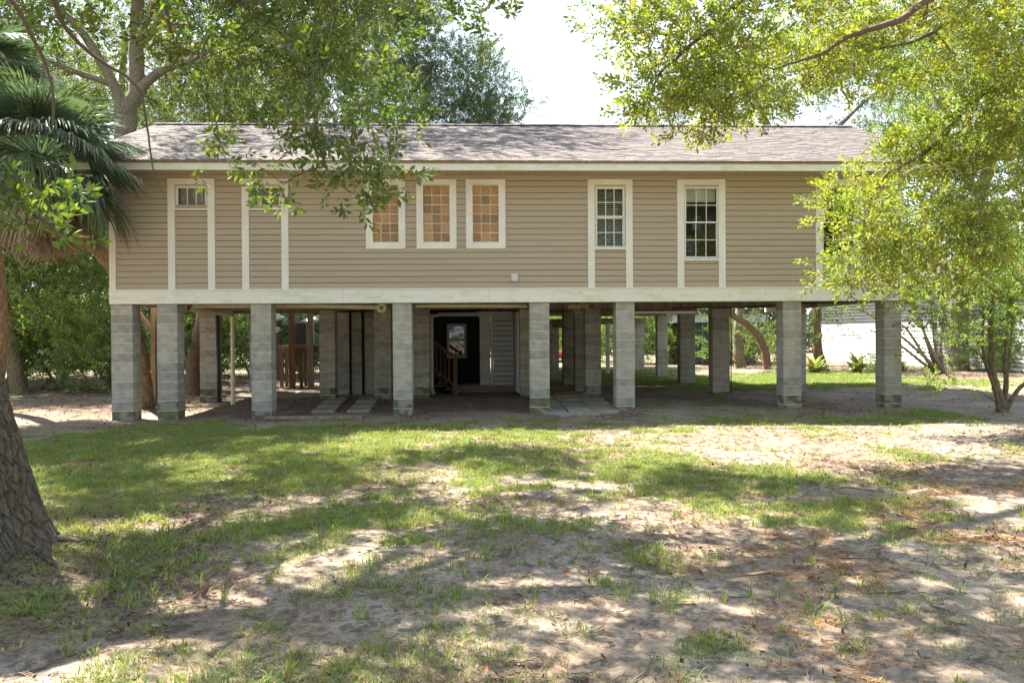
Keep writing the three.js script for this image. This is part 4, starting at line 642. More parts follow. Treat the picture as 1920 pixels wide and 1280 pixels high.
tree('broad_tree', 'broad green tree behind the middle of the roof left of sky', 'trees behind the house', {
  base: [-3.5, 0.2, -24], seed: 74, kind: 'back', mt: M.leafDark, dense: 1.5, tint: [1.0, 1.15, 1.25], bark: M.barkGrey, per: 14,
  limbs: [{ p: [[-3.5, 0, -24], [-3.6, 5, -24], [-3.4, 9, -24], [-3.0, 13, -24], [-2.6, 16, -24]], r: [0.45, 0.15] }, { p: [[-3.4, 9.5, -24], [-1.6, 11.5, -23.6], [0.2, 13, -23.5]], r: [0.18, 0.06] }, { p: [[-3.3, 11, -24], [-5.0, 13.5, -24], [-6.5, 16, -24]], r: [0.18, 0.06] }],
  lobes: [[0.0, 14.6, -24, 1.5, 1.9, 1.6, 1.9], [-0.9, 16.3, -24.5, 1.3, 1.2, 1.4, 1.8], [1.0, 12.8, -23.5, 1.3, 0.9, 1.3, 1.7], [-2.2, 13.2, -23.5, 1.8, 1.7, 1.7, 1.8], [-3.0, 17.0, -24.5, 1.8, 1.8, 1.8, 1.9], [-4.6, 14.6, -24, 2.0, 2.0, 2.0, 1.8], [-3.6, 19.6, -24.5, 1.9, 1.8, 2, 1.8], [-6.0, 18.2, -24, 2.4, 2.2, 2.2, 1.8], [1.9, 14.0, -24, 0.8, 0.7, 0.8, 1.3], [-0.4, 12.2, -23, 2.2, 1.0, 1.5, 1.6], [-5.6, 12.2, -23, 2.2, 1.2, 1.6, 1.6]],
});
tree('thin_tree', 'thin crowned tree behind the right half of the roof', 'trees behind the house', {
  base: [13.8, 0.3, -18], seed: 75, kind: 'back', mt: M.leafDark, dense: 1.5, tint: [1.5, 1.4, 0.9], bark: M.barkGrey, per: 10,
  limbs: [{ p: [[13.8, 0, -18], [13.9, 5, -18], [13.7, 9, -18], [12.9, 11.2, -18], [12.2, 13, -18]], r: [0.35, 0.1] }, { p: [[13.7, 9.2, -18], [11.8, 11.0, -17.6], [10.2, 12.0, -17.4]], r: [0.12, 0.05] }, { p: [[13.8, 8, -18], [16, 11, -17.6], [18.2, 13, -17.4]], r: [0.16, 0.05] }],
  lobes: [[9.2, 12.0, -17.5, 1.6, 1.2, 1.4, 1.2], [11.2, 12.9, -18, 1.8, 1.4, 1.5, 1.3], [13.2, 13.0, -18, 1.5, 1.3, 1.5, 1.1], [7.8, 11.6, -17.5, 1.0, 0.8, 1, 0.9], [16.8, 12.8, -17.5, 1.9, 1.4, 1.6, 1.1], [19, 14.5, -17.5, 2.2, 1.7, 1.8, 1.3], [18.2, 11.2, -17, 1.8, 1.3, 1.6, 1.2], [15.6, 15.5, -18, 2.2, 1.4, 2, 1.1]],
});
tree('grey_tree', 'tall tree with pale crooked trunk at far upper right', 'trees behind the house', {
  base: [20.4, 0.3, -10.5], seed: 76, kind: 'back', mt: M.leaf, dense: 1.7, tint: [0.9, 1.0, 1.0], bark: M.barkGrey, per: 11, trunks: 3,
  limbs: [{ p: [[18.3, 0.1, -12.5], [18.2, 3, -12.3], [18.5, 6, -12], [19.0, 9, -11.5], [18.9, 11, -11.4], [18.0, 13, -11.2]], r: [0.4, 0.14] }, { p: [[19.0, 9.3, -11.4], [19.6, 11, -11.2], [20.4, 13, -11]], r: [0.18, 0.08] }, { p: [[18.6, 7, -12], [17, 9, -11.4], [15.6, 10.2, -11]], r: [0.14, 0.05] }],
  lobes: [[17.0, 13.0, -11, 1.9, 1.4, 1.7, 1.2], [19.8, 13.6, -11, 2.0, 1.5, 1.8, 1.3], [15.6, 10.6, -11, 1.6, 1.2, 1.5, 1.2], [18.4, 10.4, -10.4, 1.6, 1.2, 1.4, 1.1], [20.8, 10.6, -10.5, 1.7, 1.6, 1.6, 1.4], [17, 8.2, -11, 1.7, 1.3, 1.5, 1.3], [19.8, 7.8, -10.4, 1.8, 1.5, 1.6, 1.3], [17.4, 5.6, -11.4, 1.6, 1.2, 1.4, 1.0], [20.8, 5.4, -10.6, 1.6, 1.3, 1.4, 1.0], [22, 12.6, -10.6, 2, 2, 2, 1.3]],
});
tree('fan_stem_tree', 'pale shrub of fanning bare stems against white house wall', null, {
  base: [16.68, gh(16.7, -11), -11], seed: 77, kind: 'mid', mt: M.leaf, tint: [1, 1, 1], bark: M.barkGrey, per: 6, trunks: 8, category: 'shrub',
  limbs: [[-1.9, 2.4], [-1.2, 3.0], [-2.7, 1.9], [-0.5, 3.3], [0.2, 3.2], [-1.6, 3.4], [-3.2, 2.7], [-0.9, 2.2]].map(([dx, h], i) => ({ p: [[16.6 + i * 0.025, 0.1, -11 + i * 0.03], [16.5 + dx * 0.25, h * 0.4, -11 + i * 0.05], [16.6 + dx * 0.65, h * 0.78, -10.9], [16.6 + dx, h, -10.8]], r: [0.075, 0.02], from: 0.6 })),
  lobes: [[13.6, 3.0, -10.7, 0.9, 0.5, 0.7, 0.8], [15.2, 3.7, -10.8, 1.1, 0.6, 0.8, 0.8], [16.6, 3.8, -10.9, 1.0, 0.7, 0.8, 0.9], [17.3, 1.6, -10.6, 0.5, 0.4, 0.4, 0.7], [12.6, 2.8, -10.6, 0.7, 0.3, 0.6, 0.6]],
});
tree('ivy_tree', 'ivy covered trunk behind the second pillar from the right', null, {
  base: [13.3, gh(13.3, -13.2), -13.2], seed: 78, kind: 'shrub', mt: M.leaf, tint: [0.8, 0.95, 1], bark: M.barkRed, per: 8,
  limbs: [{ p: [[13.4, 0.1, -13.2], [13.15, 0.8, -13.2], [13.05, 1.8, -13.2], [13.1, 4, -13.2], [13.4, 7, -13.2]], r: [0.24, 0.12], from: 0.2 }],
  lobes: [[13.0, 2.2, -13.0, 0.6, 0.45, 0.35, 1.4], [12.7, 1.4, -13.0, 0.5, 0.5, 0.3, 1.0], [13.9, 2.1, -13.0, 0.5, 0.3, 0.3, 0.9], [13.2, 4.5, -13, 1.2, 0.8, 1, 0.8]],
});
tree('leaning_tree', 'leaning tree with curved reddish trunk under the house line', null, {
  base: [11.9, gh(11.9, -15), -15], seed: 79, kind: 'back', mt: M.leaf, tint: [0.9, 0.9, 0.9], bark: M.barkRed, per: 8,
  limbs: [{ p: [[11.75, 0.1, -15], [11.7, 0.9, -15], [11.45, 1.6, -15], [11.0, 2.1, -15], [10.4, 2.5, -15], [9.6, 3.4, -15], [9.0, 5, -15]], r: [0.19, 0.11], from: 0.75 }],
  lobes: [[9.0, 5.2, -15, 1.4, 0.9, 1.2, 1.0], [12.2, 2.7, -15.6, 0.9, 0.4, 0.6, 0.7]],
});
tree('slim_tree', 'slim pale upright trunk beside the leaning red trunk', null, {
  base: [11.0, gh(11, -17), -17], seed: 80, kind: 'back', mt: M.leaf, tint: [1, 1, 0.9], bark: M.barkGrey, per: 8,
  limbs: [{ p: [[11.3, 0.1, -17], [11.2, 1.4, -17], [11.3, 3, -17], [11.2, 6, -17]], r: [0.27, 0.16], from: 0.4 }, { p: [[11.25, 0.3, -17], [10.6, 1.0, -16.6], [10.4, 2.6, -16.6]], r: [0.05, 0.02] }, { p: [[11.3, 0.3, -17], [11.9, 1.0, -16.6], [12.0, 2.6, -16.6]], r: [0.05, 0.02] }],
  lobes: [[10.2, 1.4, -16.8, 0.7, 0.8, 0.5, 0.9], [12.1, 0.9, -16.2, 0.8, 0.5, 0.5, 1.0], [11, 6, -17, 2, 1, 1.6, 1.0], [12.4, 2.2, -17.4, 1.2, 0.6, 0.8, 0.8]],
});
for (const [x, z, h, sd, lb] of [[-17, -21, 17, 120, 'tall tree far behind the forked oak'], [-8.5, -20, 16, 121, 'tall tree behind the roof between oak and broad tree'], [-24, -18, 15, 122, 'tall tree at the far left behind the palms']])
  tree('tall_tree', lb, 'trees behind the house', { base: [x, 0.2, z], seed: sd, kind: 'back', mt: M.leafDark, tint: [1.6, 1.45, 0.75], bark: M.barkGrey, per: 14, dense: 1.6,
    limbs: [{ p: [[x, 0, z], [x + 0.2, h * 0.35, z], [x - 0.2, h * 0.65, z], [x + 0.1, h * 0.95, z]], r: [0.4, 0.12], from: 0.4 }, { p: [[x, h * 0.45, z], [x - 2, h * 0.6, z + 0.4], [x - 3.4, h * 0.75, z]], r: [0.16, 0.05] }, { p: [[x, h * 0.5, z], [x + 2, h * 0.62, z + 0.4], [x + 3.4, h * 0.72, z]], r: [0.16, 0.05] }],
    lobes: [[x, h * 0.98, z, 3, 1.8, 2, 1.5], [x - 3.2, h * 0.82, z, 2.4, 2, 1.8, 1.5], [x + 3.2, h * 0.8, z, 2.4, 2, 1.8, 1.5], [x, h * 0.68, z + 0.6, 2.6, 1.6, 1.6, 1.4], [x - 2.6, h * 0.56, z, 2.2, 1.5, 1.6, 1.4], [x + 2.6, h * 0.55, z, 2.2, 1.5, 1.6, 1.4]] });
// woods at the left and rear: every tree and bush one can tell apart
const bush = (name, label, group, x, z, w, h, sd, o = {}) => tree(name, label, group, {
  base: [x, gh(x, z), z], seed: sd, kind: o.kind ?? 'back', mt: o.mt ?? M.leafDark, tint: o.tint ?? [1.75, 1.8, 1.0], bark: M.bark, per: 9, dense: 1.9, trunks: 1, category: o.category ?? 'shrub',
  limbs: [{ p: [[x, 0, z], [x + 0.15, h * 0.35, z], [x - 0.1, h * 0.7, z]], r: [o.r ?? 0.07, 0.03], from: 0.15 }, { p: [[x, 0.1, z], [x - w * 0.3, h * 0.4, z + 0.2], [x - w * 0.5, h * 0.65, z]], r: [0.05, 0.02] }, { p: [[x, 0.1, z], [x + w * 0.3, h * 0.4, z - 0.2], [x + w * 0.55, h * 0.6, z]], r: [0.05, 0.02] }],
  lobes: [[x, h * 0.78, z, w * 0.75, h * 0.26, w * 0.6, 1.7], [x - w * 0.5, h * 0.52, z + 0.2, w * 0.5, h * 0.26, w * 0.5, 1.5], [x + w * 0.5, h * 0.5, z, w * 0.5, h * 0.27, w * 0.5, 1.5], [x, h * 0.35, z + w * 0.3, w * 0.7, h * 0.25, w * 0.5, o.low ?? 1.2]],
});
const wood = 'trees and shrubs of the left wood', rear = 'shrubs behind the house';
tree('wood_tree', 'dark tree with leaning trunk left of the house', wood, {
  base: [-15.5, 0.1, -8], seed: 90, kind: 'back', mt: M.leafDark, tint: [1.9, 1.9, 0.9], per: 9, dense: 1.7, limbs: [{ p: [[-14.3, 0, -8], [-14.7, 2, -8], [-15.0, 4, -8], [-15.6, 7, -8]], r: [0.26, 0.12] }],
  lobes: [[-14.6, 4.9, -7.6, 1.5, 0.9, 1.2, 1.5], [-13.0, 4.2, -8.2, 1.3, 0.9, 1.1, 1.5], [-16, 7.2, -8, 2.2, 1.4, 1.8, 1.6], [-13.4, 6.9, -8.4, 1.8, 1.4, 1.6, 1.5], [-12.3, 3.2, -8.6, 1.0, 0.7, 0.9, 1.4], [-14.4, 3.1, -7.5, 1.3, 0.6, 1.0, 1.2], [-11.6, 5.6, -9, 1.3, 1.2, 1.2, 1.5]],
});
tree('wood_tree', 'tree with pale green crown deeper in the left wood', wood, {
  base: [-18, 0.1, -14], seed: 91, kind: 'back', mt: M.leaf, tint: [0.9, 0.95, 0.9], per: 10, dense: 1.8, limbs: [{ p: [[-18, 0, -14], [-17.8, 3, -14], [-18, 7, -14], [-18.4, 11, -14]], r: [0.3, 0.12] }],
  lobes: [[-18, 6, -14, 2.4, 1.6, 1.8, 1.5], [-15.4, 5, -14.5, 2, 1.4, 1.6, 1.5], [-20.5, 7.5, -14, 2.4, 1.8, 2, 1.5], [-17.5, 9.5, -14, 2.6, 1.8, 2, 1.4], [-16.6, 3.0, -14, 1.8, 1.0, 1.4, 1.3], [-21, 4, -13.5, 2, 1.6, 1.6, 1.4], [-13.2, 7, -15, 2, 1.6, 1.6, 1.4]],
});
bush('wood_shrub', 'dark shrub at wood edge nearest the left pillars', wood, -11.6, -8.2, 1.5, 2.4, 92);
bush('wood_shrub', 'dense evergreen shrub in the middle of left wood edge', wood, -14.0, -9.6, 1.9, 3.0, 93);
bush('wood_shrub', 'shrub at far left just behind the big trunk', wood, -16.8, -8.6, 2.0, 3.0, 94, { tint: [1.4, 1.4, 0.9] });
bush('wood_shrub', 'tall bush behind left pillars', wood, -10.4, -12.5, 1.7, 3.2, 95, { tint: [1.5, 1.5, 0.9] });
bush('wood_shrub', 'sunlit bush seen left of the drain pipe', wood, -9.6, -16, 1.9, 3.4, 96, { mt: M.leaf });
bush('wood_shrub', 'sunlit bush seen between drain pipe and third pillar', wood, -7.6, -17, 1.6, 2.8, 97, { mt: M.leaf, tint: [0.9, 1, 0.9] });
bush('wood_shrub', 'bush behind the air conditioner platform', wood, -6.2, -18.5, 1.9, 3.2, 98, { mt: M.leaf, tint: [0.8, 0.9, 0.9] });
tree('wood_tree', 'leaning brown trunk seen behind the second pillar', wood, {
  base: [-8.6, gh(-8.6, -6), -6], seed: 99, kind: 'shrub', mt: M.leafDark, tint: [1.2, 1.2, 1], bark: M.barkRed, per: 6, limbs: [{ p: [[-8.45, 0.05, -6.5], [-8.5, 0.8, -6.5], [-8.3, 1.8, -6.5], [-8.2, 3.2, -6.7], [-8.6, 6, -7.5], [-9.2, 8, -8]], r: [0.24, 0.1], from: 0.3 }],
  lobes: [[-8.65, 1.7, -6.3, 0.25, 0.45, 0.25, 1.0], [-9.4, 8, -8, 1.5, 0.8, 1.2, 0.8]],
});
tree('wood_tree', 'straight trunk in sun seen left of third pillar', wood, {
  base: [-7.9, gh(-7.9, -13), -13], seed: 101, kind: 'back', mt: M.leafDark, bark: M.barkRed, per: 6, limbs: [{ p: [[-7.7, 0.05, -13], [-7.75, 2, -13], [-7.7, 5, -13], [-8, 9, -13]], r: [0.22, 0.12], from: 0.6 }], lobes: [[-8, 9, -13, 1.6, 1, 1.4, 1.2]],
});
bush('rear_shrub', 'dark evergreen shrub seen behind deep pillars at right', rear, 7.4, -24, 1.9, 3.6, 110);
bush('rear_shrub', 'dark rounded shrub left of the slim pale trunk', rear, 10.0, -23, 1.9, 3.8, 111);
bush('rear_shrub', 'dark bushy shrub behind the deepest pillar', rear, 5.6, -28, 2.0, 3.2, 112);
bush('rear_shrub', 'bushy shrub seen between slim trunk and leaning trunk', rear, 12.4, -19.5, 1.6, 2.2, 113, { mt: M.leaf, tint: [0.8, 0.9, 0.9] });
bush('rear_shrub', 'low green shrub at the foot of white house wall', rear, 15.6, -13.2, 0.7, 0.8, 114, { mt: M.leaf, kind: 'shrub' });
bush('rear_shrub', 'leafy shrub in front of white wall behind small tree', rear, 19.5, -11.5, 1.4, 2.2, 115, { mt: M.leaf, kind: 'mid', tint: [0.7, 0.85, 0.9] });
bush('rear_shrub', 'bright bush far back seen through the passage', rear, 3.4, -32, 1.8, 3.0, 116, { mt: M.leaf });
{ // the wood beyond, one mass; and trees behind the camera that the panes mirror
  reseed(400); const clumps = [];
  const ring = (x0, x1, z, h, n) => { for (let i = 0; i < n; i++) { const x = rr(x0, x1), y = h * Math.pow(rnd(), 0.8) * (0.75 + 0.5 * fbm(x * 0.12 + 50, 3, 5, 3)); clumps.push({ p: V(x, 0.4 + y, z + gauss() * 3), n: 6, d: V(0, 0, 0) }); } };
  ring(-55, -9, -30, 9, 900); ring(-55, -9, -28, 2.5, 500); ring(-9, 26, -46, 8, 800); ring(-9, 26, -44, 2, 300); ring(24, 60, -26, 8, 500); ring(-40, -17, -14, 8, 500); ring(-45, 45, 42, 13, 900);
  const g = new THREE.Group(); g.name = 'distant_wood'; g.userData = { kind: 'stuff', label: 'hazy green wood beyond the yards', category: 'wood' }; scene.add(g);
  crown(g, 'foliage', M.leafDark, S.far, clumps, [1.25, 1.3, 0.95], 0.4);
}
for (const [x, z, h, sd, lb] of [[-9, 27, 9, 501, 'tree across the street mirrored in the left panes'], [1, 30, 9, 502, 'tree across the street mirrored in the middle panes'], [11, 28, 10, 503, 'tree across the street mirrored in the right panes']])
  tree('street_tree', lb, 'trees behind the viewpoint', { base: [x, 0.1, z], seed: sd, kind: 'far', mt: M.leafDark, tint: [1.2, 1.2, 0.9], per: 8, limbs: [{ p: [[x, 0, z], [x, 3, z], [x + 0.3, h, z]], r: [0.4, 0.15], from: 0.3 }], lobes: [[x, h, z, 4, 2.6, 3, 1.6], [x - 3, h * 0.75, z, 3, 2, 2.4, 1.6], [x + 3, h * 0.75, z, 3, 2, 2.4, 1.6], [x, 2.4, z + 1, 4.5, 1.4, 2, 1.3]], dense: 1.6 });

// ------------------------------------------------------------------ palms
function fanGeo(sd, n, len, pet, droop, dead) {
  reseed(sd); const pos = [], idx = [];
  const strip = (pts, wid, nrm) => { const o = pos.length / 3; pts.forEach((p, i) => { const w = wid * (i === pts.length - 1 ? 0.08 : i === 0 ? 0.5 : 1 - 0.25 * i / pts.length) / 2; pos.push(p.x - nrm.x * w, p.y - nrm.y * w, p.z - nrm.z * w, p.x + nrm.x * w, p.y + nrm.y * w, p.z + nrm.z * w); }); for (let i = 0; i < pts.length - 1; i++) { const a = o + 2 * i; idx.push(a, a + 1, a + 2, a + 1, a + 3, a + 2); } };
  // petiole along +z, bending down
  const pp = []; for (let i = 0; i <= 4; i++) { const t = i / 4; pp.push(V(0, -droop * 0.25 * pet * t * t, pet * t)); } strip(pp, 0.035, V(1, 0, 0)); strip(pp, 0.03, V(0, 1, 0));
  const c = pp[4]; const slope = -droop * 0.5;
  for (let k = 0; k < n; k++) {
    const u = (k / (n - 1) - 0.5) * 2, a = u * (dead ? 0.75 : 1.75), l = len * (1 - 0.28 * u * u) * rr(0.88, 1.08), dx = Math.sin(a), dz = Math.cos(a), fold = Math.abs(u) * 0.22, pts = [];
    for (let i = 0; i <= 5; i++) { const t = i / 5, hang = (dead ? 1.1 : 0.45 * droop + 0.25) * t * t * rr(0.85, 1.15); const rl = l * t * (1 - 0.25 * hang * t); pts.push(V(c.x + dx * rl + (dead ? gauss() * 0.03 : 0), c.y + slope * l * t * 0.6 * dz + fold * l * t - hang * l * 0.75, c.z + dz * rl * (dead ? 0.7 : 1) + (dead ? gauss() * 0.02 : 0))); }
    strip(pts, 0.032 * (dead ? 0.8 : 1), V(dz, 0.45 * (k % 2 ? 1 : -1), -dx).normalize());
  }
  const g = new THREE.BufferGeometry(); g.setAttribute('position', new THREE.Float32BufferAttribute(pos, 3)); g.setIndex(idx); g.computeVertexNormals(); return g;
}
const fans = [fanGeo(1, 58, 0.95, 0.7, 0.7), fanGeo(2, 58, 0.95, 0.75, 1.2), fanGeo(3, 54, 0.9, 0.7, 1.7)], deadFans = [fanGeo(11, 30, 0.85, 0.55, 1.2, 1), fanGeo(12, 26, 0.8, 0.6, 1.5, 1)];
function palm(label, c, trunkPts, nGreen, nDead, sd, size = 1) {
  const b = trunkPts[0], t = thing('palm_tree', label, 'palm', b, 'cabbage palms at the left'); reseed(sd);
  const l = limb([...trunkPts, c], 0.19, 0.15, 14, 8, 0.015); const g = l.geo; g.translate(-b[0], -b[1], -b[2]); const m = put(t, 'trunk', g, M.palmBark); m.position.set(0, 0, 0);
  const frond = (nm, geo, mt, az, el, roll, s) => { const q = put(t, nm, geo, mt, c); q.rotation.order = 'YXZ'; q.rotation.set(-el, az, roll); q.scale.setScalar(s); };
  for (let i = 0; i < nGreen; i++) { const u = (i + 0.5) / nGreen, el = 1.25 - 1.4 * u + rr(-0.12, 0.12); frond('frond', fans[u < 0.3 ? 0 : u < 0.7 ? 1 : 2], M.frond[Math.floor(rnd() * 3)], i * 2.399 + rr(-0.3, 0.3), el, rr(-0.4, 0.4), size * rr(0.85, 1.12)); }
  for (let i = 0; i < nDead; i++) frond('dead_frond', deadFans[i % 2], M.deadFrond[Math.floor(rnd() * 3)], i * 2.399 + rr(-0.3, 0.3), -0.35 - 0.9 * rnd(), rr(-0.3, 0.3), size * rr(0.85, 1.15));
}
palm('cabbage palm with brown dead skirt leaning at left corner of the house', [-8.6, 5.2, 1.05], [[-8.15, gh(-8, -2.6) - 0.1, -2.6], [-8.1, 1.6, -2.0], [-8.15, 3.2, -1.1], [-8.36, 4.0, 0.0]], 42, 60, 610, 1.2);
palm('taller cabbage palm half cut off by the left frame edge', [-11.4, 7.6, -1.2], [[-11.5, gh(-11.3, -2) - 0.1, -2], [-11.2, 2, -1.9], [-11.2, 5, -1.5]], 34, 16, 611, 1.15);
palm('distant small palm seen behind the air conditioner', [-6.9, 2.2, -13.5], [[-6.9, gh(-6.9, -13.5) - 0.1, -13.5], [-6.9, 1.0, -13.5]], 18, 0, 612, 0.8);
{ // strap leaved plants by the white wall
  reseed(700);
  const leaf = (() => { const pos = [], idx = []; for (let i = 0; i <= 5; i++) { const t = i / 5, w = 0.07 * Math.sin(Math.PI * Math.min(1, 0.12 + t * 0.88)) + 0.008, y = 0.85 * t - 0.28 * t * t, z = 0.15 * t + 0.45 * t * t; pos.push(-w, y, z, 0, y - 0.012, z, w, y, z); } for (let i = 0; i < 5; i++) { const a = i * 3; idx.push(a, a + 1, a + 3, a + 1, a + 4, a + 3, a + 1, a + 2, a + 4, a + 2, a + 5, a + 4); } const g = new THREE.BufferGeometry(); g.setAttribute('position', new THREE.Float32BufferAttribute(pos, 3)); g.setIndex(idx); g.computeVertexNormals(); return g; })();
  for (const [x, z, s, n, lb] of [[12.45, -12, 1.0, 44, 'strap leaved plant at the foot of ivy covered trunk'], [14.05, -12, 1.05, 50, 'yellow green strap leaved clump before white wall left of last pillar'], [11.6, -12.6, 0.8, 30, 'smaller strap leaved clump left of the ivy covered trunk'], [16.0, -12.3, 0.6, 24, 'low strap leaved clump just right of the last pillar']]) {
    const p = thing('strap_plant', lb, 'plant', [x, gh(x, z), z], 'strap leaved plants by the white wall');
    for (let i = 0; i < n; i++) { const q = put(p, 'leaf', leaf, M.strap[Math.min(2, Math.floor(rnd() * 2.5))], [x + gauss() * 0.12, gh(x, z) - 0.02, z + gauss() * 0.12]); q.rotation.order = 'YXZ'; q.rotation.set(rr(-0.35, 0.55), rnd() * 6.28, 0); q.scale.setScalar(s * rr(0.7, 1.15)); }
  }
}

// ------------------------------------------------------------------ grass, weeds, litter
function tuft(sd, n, h, spread, wid) {
  reseed(sd); const pos = [], col = [], idx = [];
  for (let b = 0; b < n; b++) {
    const a = rnd() * 6.28, r = spread * Math.sqrt(rnd()), lean = rr(0.15, 0.95), L = h * rr(0.55, 1.1), ca = Math.cos(a), sa = Math.sin(a), px = Math.cos(a + rr(1.1, 2)), pz = Math.sin(a + 1.57), o = pos.length / 3, y = rnd(), br = rr(0.75, 1.15), c = [br * (0.75 + 0.5 * y), br, br * (1.1 - 0.3 * y)];
    for (let i = 0; i < 3; i++) { const t = i / 3, w = wid * (1 - 0.25 * t) / 2, d = r + L * lean * t * t, yy = L * t * (1 - 0.35 * lean * t); pos.push(ca * d - px * w, yy, sa * d - pz * w, ca * d + px * w, yy, sa * d + pz * w); col.push(...c, ...c); }
    pos.push(ca * (r + L * lean), L * (1 - 0.35 * lean), sa * (r + L * lean)); col.push(...c); idx.push(o, o + 1, o + 2, o + 1, o + 3, o + 2, o + 2, o + 3, o + 4, o + 3, o + 5, o + 4, o + 4, o + 5, o + 6);
  }
  const g = new THREE.BufferGeometry(); g.setAttribute('position', new THREE.Float32BufferAttribute(pos, 3)); g.setAttribute('color', new THREE.Float32BufferAttribute(col, 3)); g.setIndex(idx); g.computeVertexNormals(); return g;
}
function scatter(name, label, geos, material, list) { // list: [x, z, scale, r,g,b, tilt?]
  const g = new THREE.Group(); g.name = name; g.userData = { kind: 'stuff', label, category: name.replace(/_/g, ' ') }; scene.add(g);
  geos.forEach((geo, k) => {
    const mine = list.filter((_, i) => i % geos.length === k), im = new THREE.InstancedMesh(geo, material, mine.length), m = new THREE.Matrix4(), q = new THREE.Quaternion(), c = new THREE.Color();
    mine.forEach(([x, z, s, r, gg, b, tilt = 0.12, up = 0], i) => { q.setFromEuler(new THREE.Euler(gauss() * tilt, rnd() * 6.28, gauss() * tilt)); m.compose(V(x, gh(x, z) + up, z), q, V(s, s * rr(0.8, 1.2), s)); im.setMatrixAt(i, m); im.setColorAt(i, c.setRGB(r, gg, b)); });
    im.name = name + '_patch'; im.userData.kind = 'stuff'; lit(im); g.add(im);
  });
  return g;
}
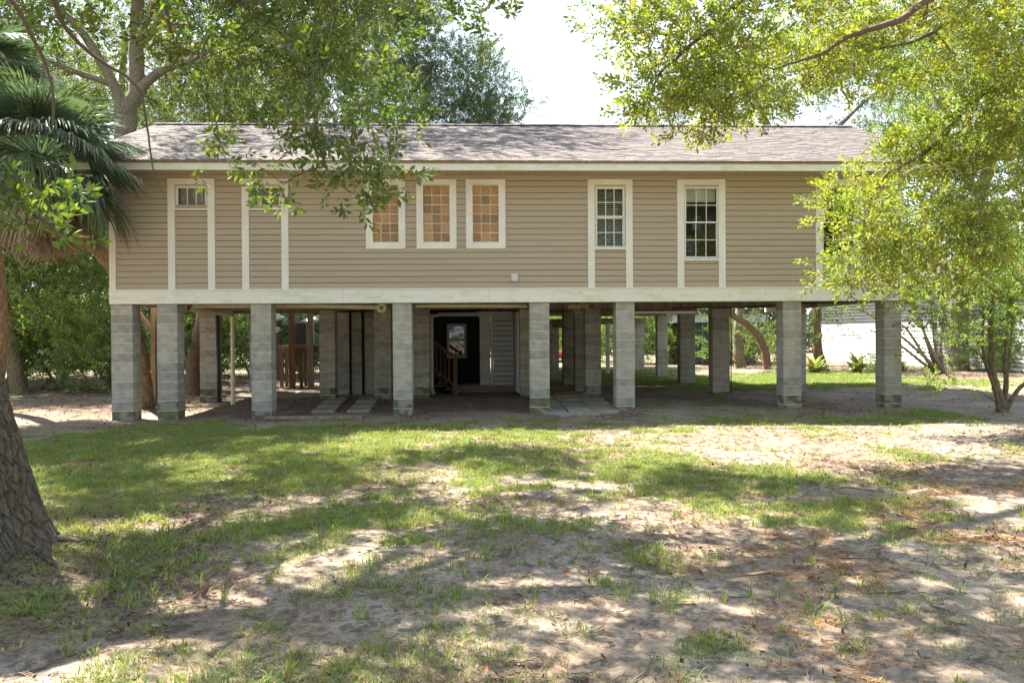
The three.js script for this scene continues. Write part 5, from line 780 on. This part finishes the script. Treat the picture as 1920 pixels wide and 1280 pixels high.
{
  reseed(900); const G = [], W = [], D = [], N = [];
  const under = (x, z) => x > -7.9 && x < 9 && z < 0.2 && z > -4.5;
  for (let i = 0; i < 150000 && G.length < 46000; i++) { const far = rnd() < 0.24, x = far ? rr(3, 16) : rr(-9.5, 9.5), z = far ? rr(-17, -3.5) : rr(0.1, 13); const d = lawn(x, z); if (rnd() < d * d * 0.9 + d * 0.1) { const y = rr(-0.15, 0.15), b = rr(0.8, 1.15); const dry = !far && rnd() < 0.12; G.push(dry ? [x, z, rr(0.6, 1), b * 1.7, b * 1.0, b * 2.6] : [x, z, rr(0.7, 1.25) * (far ? 1.5 : 1), b * (1 + y), b, b * (1 - y)]); } }
  for (let i = 0; i < 120000 && W.length < 7500; i++) { const x = rr(-7, 9), z = rr(1.5, 13.2); const k = 0.12 + 0.2 * sst(3.5, 0, x) + 0.3 * sst(0.45, 0.7, fbm(x * 0.9 + 30, z * 0.9, 71, 3)) - 0.3 * sst(3.6, 5, x) * sst(3, 4, z) + 0.5 * lawn(x, z) + 0.3 * bump2(x, z, 9, 3, 3, 0.8); if (rnd() < k * k) { const y = rr(-0.1, 0.25), b = rr(0.9, 1.25); const dry = rnd() < 0.22; W.push(dry ? [x, z, rr(0.5, 1.0), b * 1.9, b * 1.05, b * 3] : [x, z, rr(0.45, 1.3), b * (1 + y), b, b * (1 - y)]); } }
  for (let i = 0; i < 90000 && D.length < 15000; i++) { const wide = rnd() < 0.35, x = wide ? rr(-18, 20) : rr(-8, 9), z = wide ? rr(-18, 3) : rr(0, 13.2); const l = litterAt(x, z), s = strawAt(x, z); if (rnd() < 0.02 + 0.5 * l * l + 0.12 * s) { const k = rnd(), b = rr(0.5, 1.2); const c = k < 0.55 ? [0.22, 0.125, 0.065] : k < 0.8 ? [0.36, 0.25, 0.15] : k < 0.92 ? [0.13, 0.085, 0.055] : [0.34, 0.14, 0.05]; D.push([x, z, rr(0.4, 0.95) * (wide ? 1.25 : 1), c[0] * b, c[1] * b, c[2] * b, 0.5, 0.012]); } }
  for (let i = 0; i < 70000 && N.length < 16000; i++) { const x = rr(-6, 7.5), z = rr(3, 13.2), s = strawAt(x, z), l = litterAt(x, z); if (rnd() < 0.12 + s * 0.4 + l * 0.3) { const b = rr(0.5, 1.1); const o = s > 0.3; N.push([x, z, rr(0.4, 1.2), (o ? 0.42 : 0.24) * b, (o ? 0.22 : 0.17) * b, (o ? 0.09 : 0.11) * b, 0.25, 0.008]); } }
  for (let i = 0; i < 60000 && G.length < 62000; i++) { const x = rr(-5.5, 4.2), z = rr(6.5, 13.2), n = fbm(x * 1.1 + 60, z * 1.1 + 8, 37, 4); if (rnd() < clamp((n - 0.47) * 2.4) * (0.12 + 0.88 * sst(1.6, -2.0, x))) { const b = rr(0.8, 1.15), y = rr(-0.15, 0.2); G.push(rnd() < 0.2 ? [x, z, rr(0.5, 0.9), b * 1.7, b, b * 2.6] : [x, z, rr(0.5, 1.1), b * (1 + y), b, b * (1 - y)]); } }
  scatter('lawn_grass', 'patchy green lawn grass over the sandy yard', [tuft(1, 14, 0.05, 0.075, 0.0055), tuft(2, 12, 0.062, 0.07, 0.006), tuft(3, 16, 0.04, 0.085, 0.005)], M.grass, G);
  scatter('grass_weeds', 'scattered taller grass weeds on bare sand', [tuft(4, 9, 0.10, 0.035, 0.007), tuft(5, 6, 0.13, 0.025, 0.007), tuft(6, 12, 0.075, 0.055, 0.007), tuft(7, 9, 0.06, 0.06, 0.010), tuft(8, 10, 0.09, 0.05, 0.006)], M.grass, W);
  const dl = (() => { const pos = [0, 0, 0, -0.018, 0.006, 0.03, 0, 0, 0.03, 0.018, 0.009, 0.03, -0.012, 0.012, 0.055, 0, 0.004, 0.056, 0.012, 0.015, 0.055, 0, 0.02, 0.075], idx = [0, 2, 1, 0, 3, 2, 1, 2, 5, 1, 5, 4, 2, 3, 6, 2, 6, 5, 4, 5, 7, 5, 6, 7]; const g = new THREE.BufferGeometry(); g.setAttribute('position', new THREE.Float32BufferAttribute(pos, 3)); g.setIndex(idx); g.computeVertexNormals(); return g; })();
  const dl2 = dl.clone().scale(0.8, 1.2, 0.7).rotateX(-0.35).rotateZ(0.4);
  scatter('fallen_leaves', 'dry brown fallen leaves scattered over the ground', [dl, dl2], M.dryLeaf, D);
  const ndl = (w, l) => { const a = []; for (let i = 0; i < 5; i++) a.push(bx(w, w, l * rr(0.6, 1.2), gauss() * 0.05, rr(0, 0.008), gauss() * 0.05, 0, rr(-1.6, 1.6))); return mergeGeometries(a); };
  scatter('pine_straw', 'dry needles and twig bits on sand', [ndl(0.0028, 0.07), ndl(0.004, 0.05)], M.dryLeaf, N);
  // sticks
  reseed(950); const st = []; for (let i = 0; i < 90; i++) { const x = rr(-5.5, 6.5), z = rr(5, 13), a = rnd() * 6.28, l = rr(0.12, 0.45), p = []; for (let k = 0; k < 5; k++) { const t = k / 4 - 0.5, xx = x + Math.cos(a) * l * t + gauss() * 0.015, zz = z + Math.sin(a) * l * t + gauss() * 0.015; p.push(V(xx, gh(xx, zz) + 0.014, zz)); } st.push(tube(p, [0.006, 0.006, 0.005, 0.004, 0.002], 5)); }
  const s = put(scene, 'fallen_twigs', mergeGeometries(st), M.twig); s.userData = { kind: 'stuff', label: 'small dead twigs strewn on the yard', category: 'twigs' };
}
renderer.render(scene, camera);
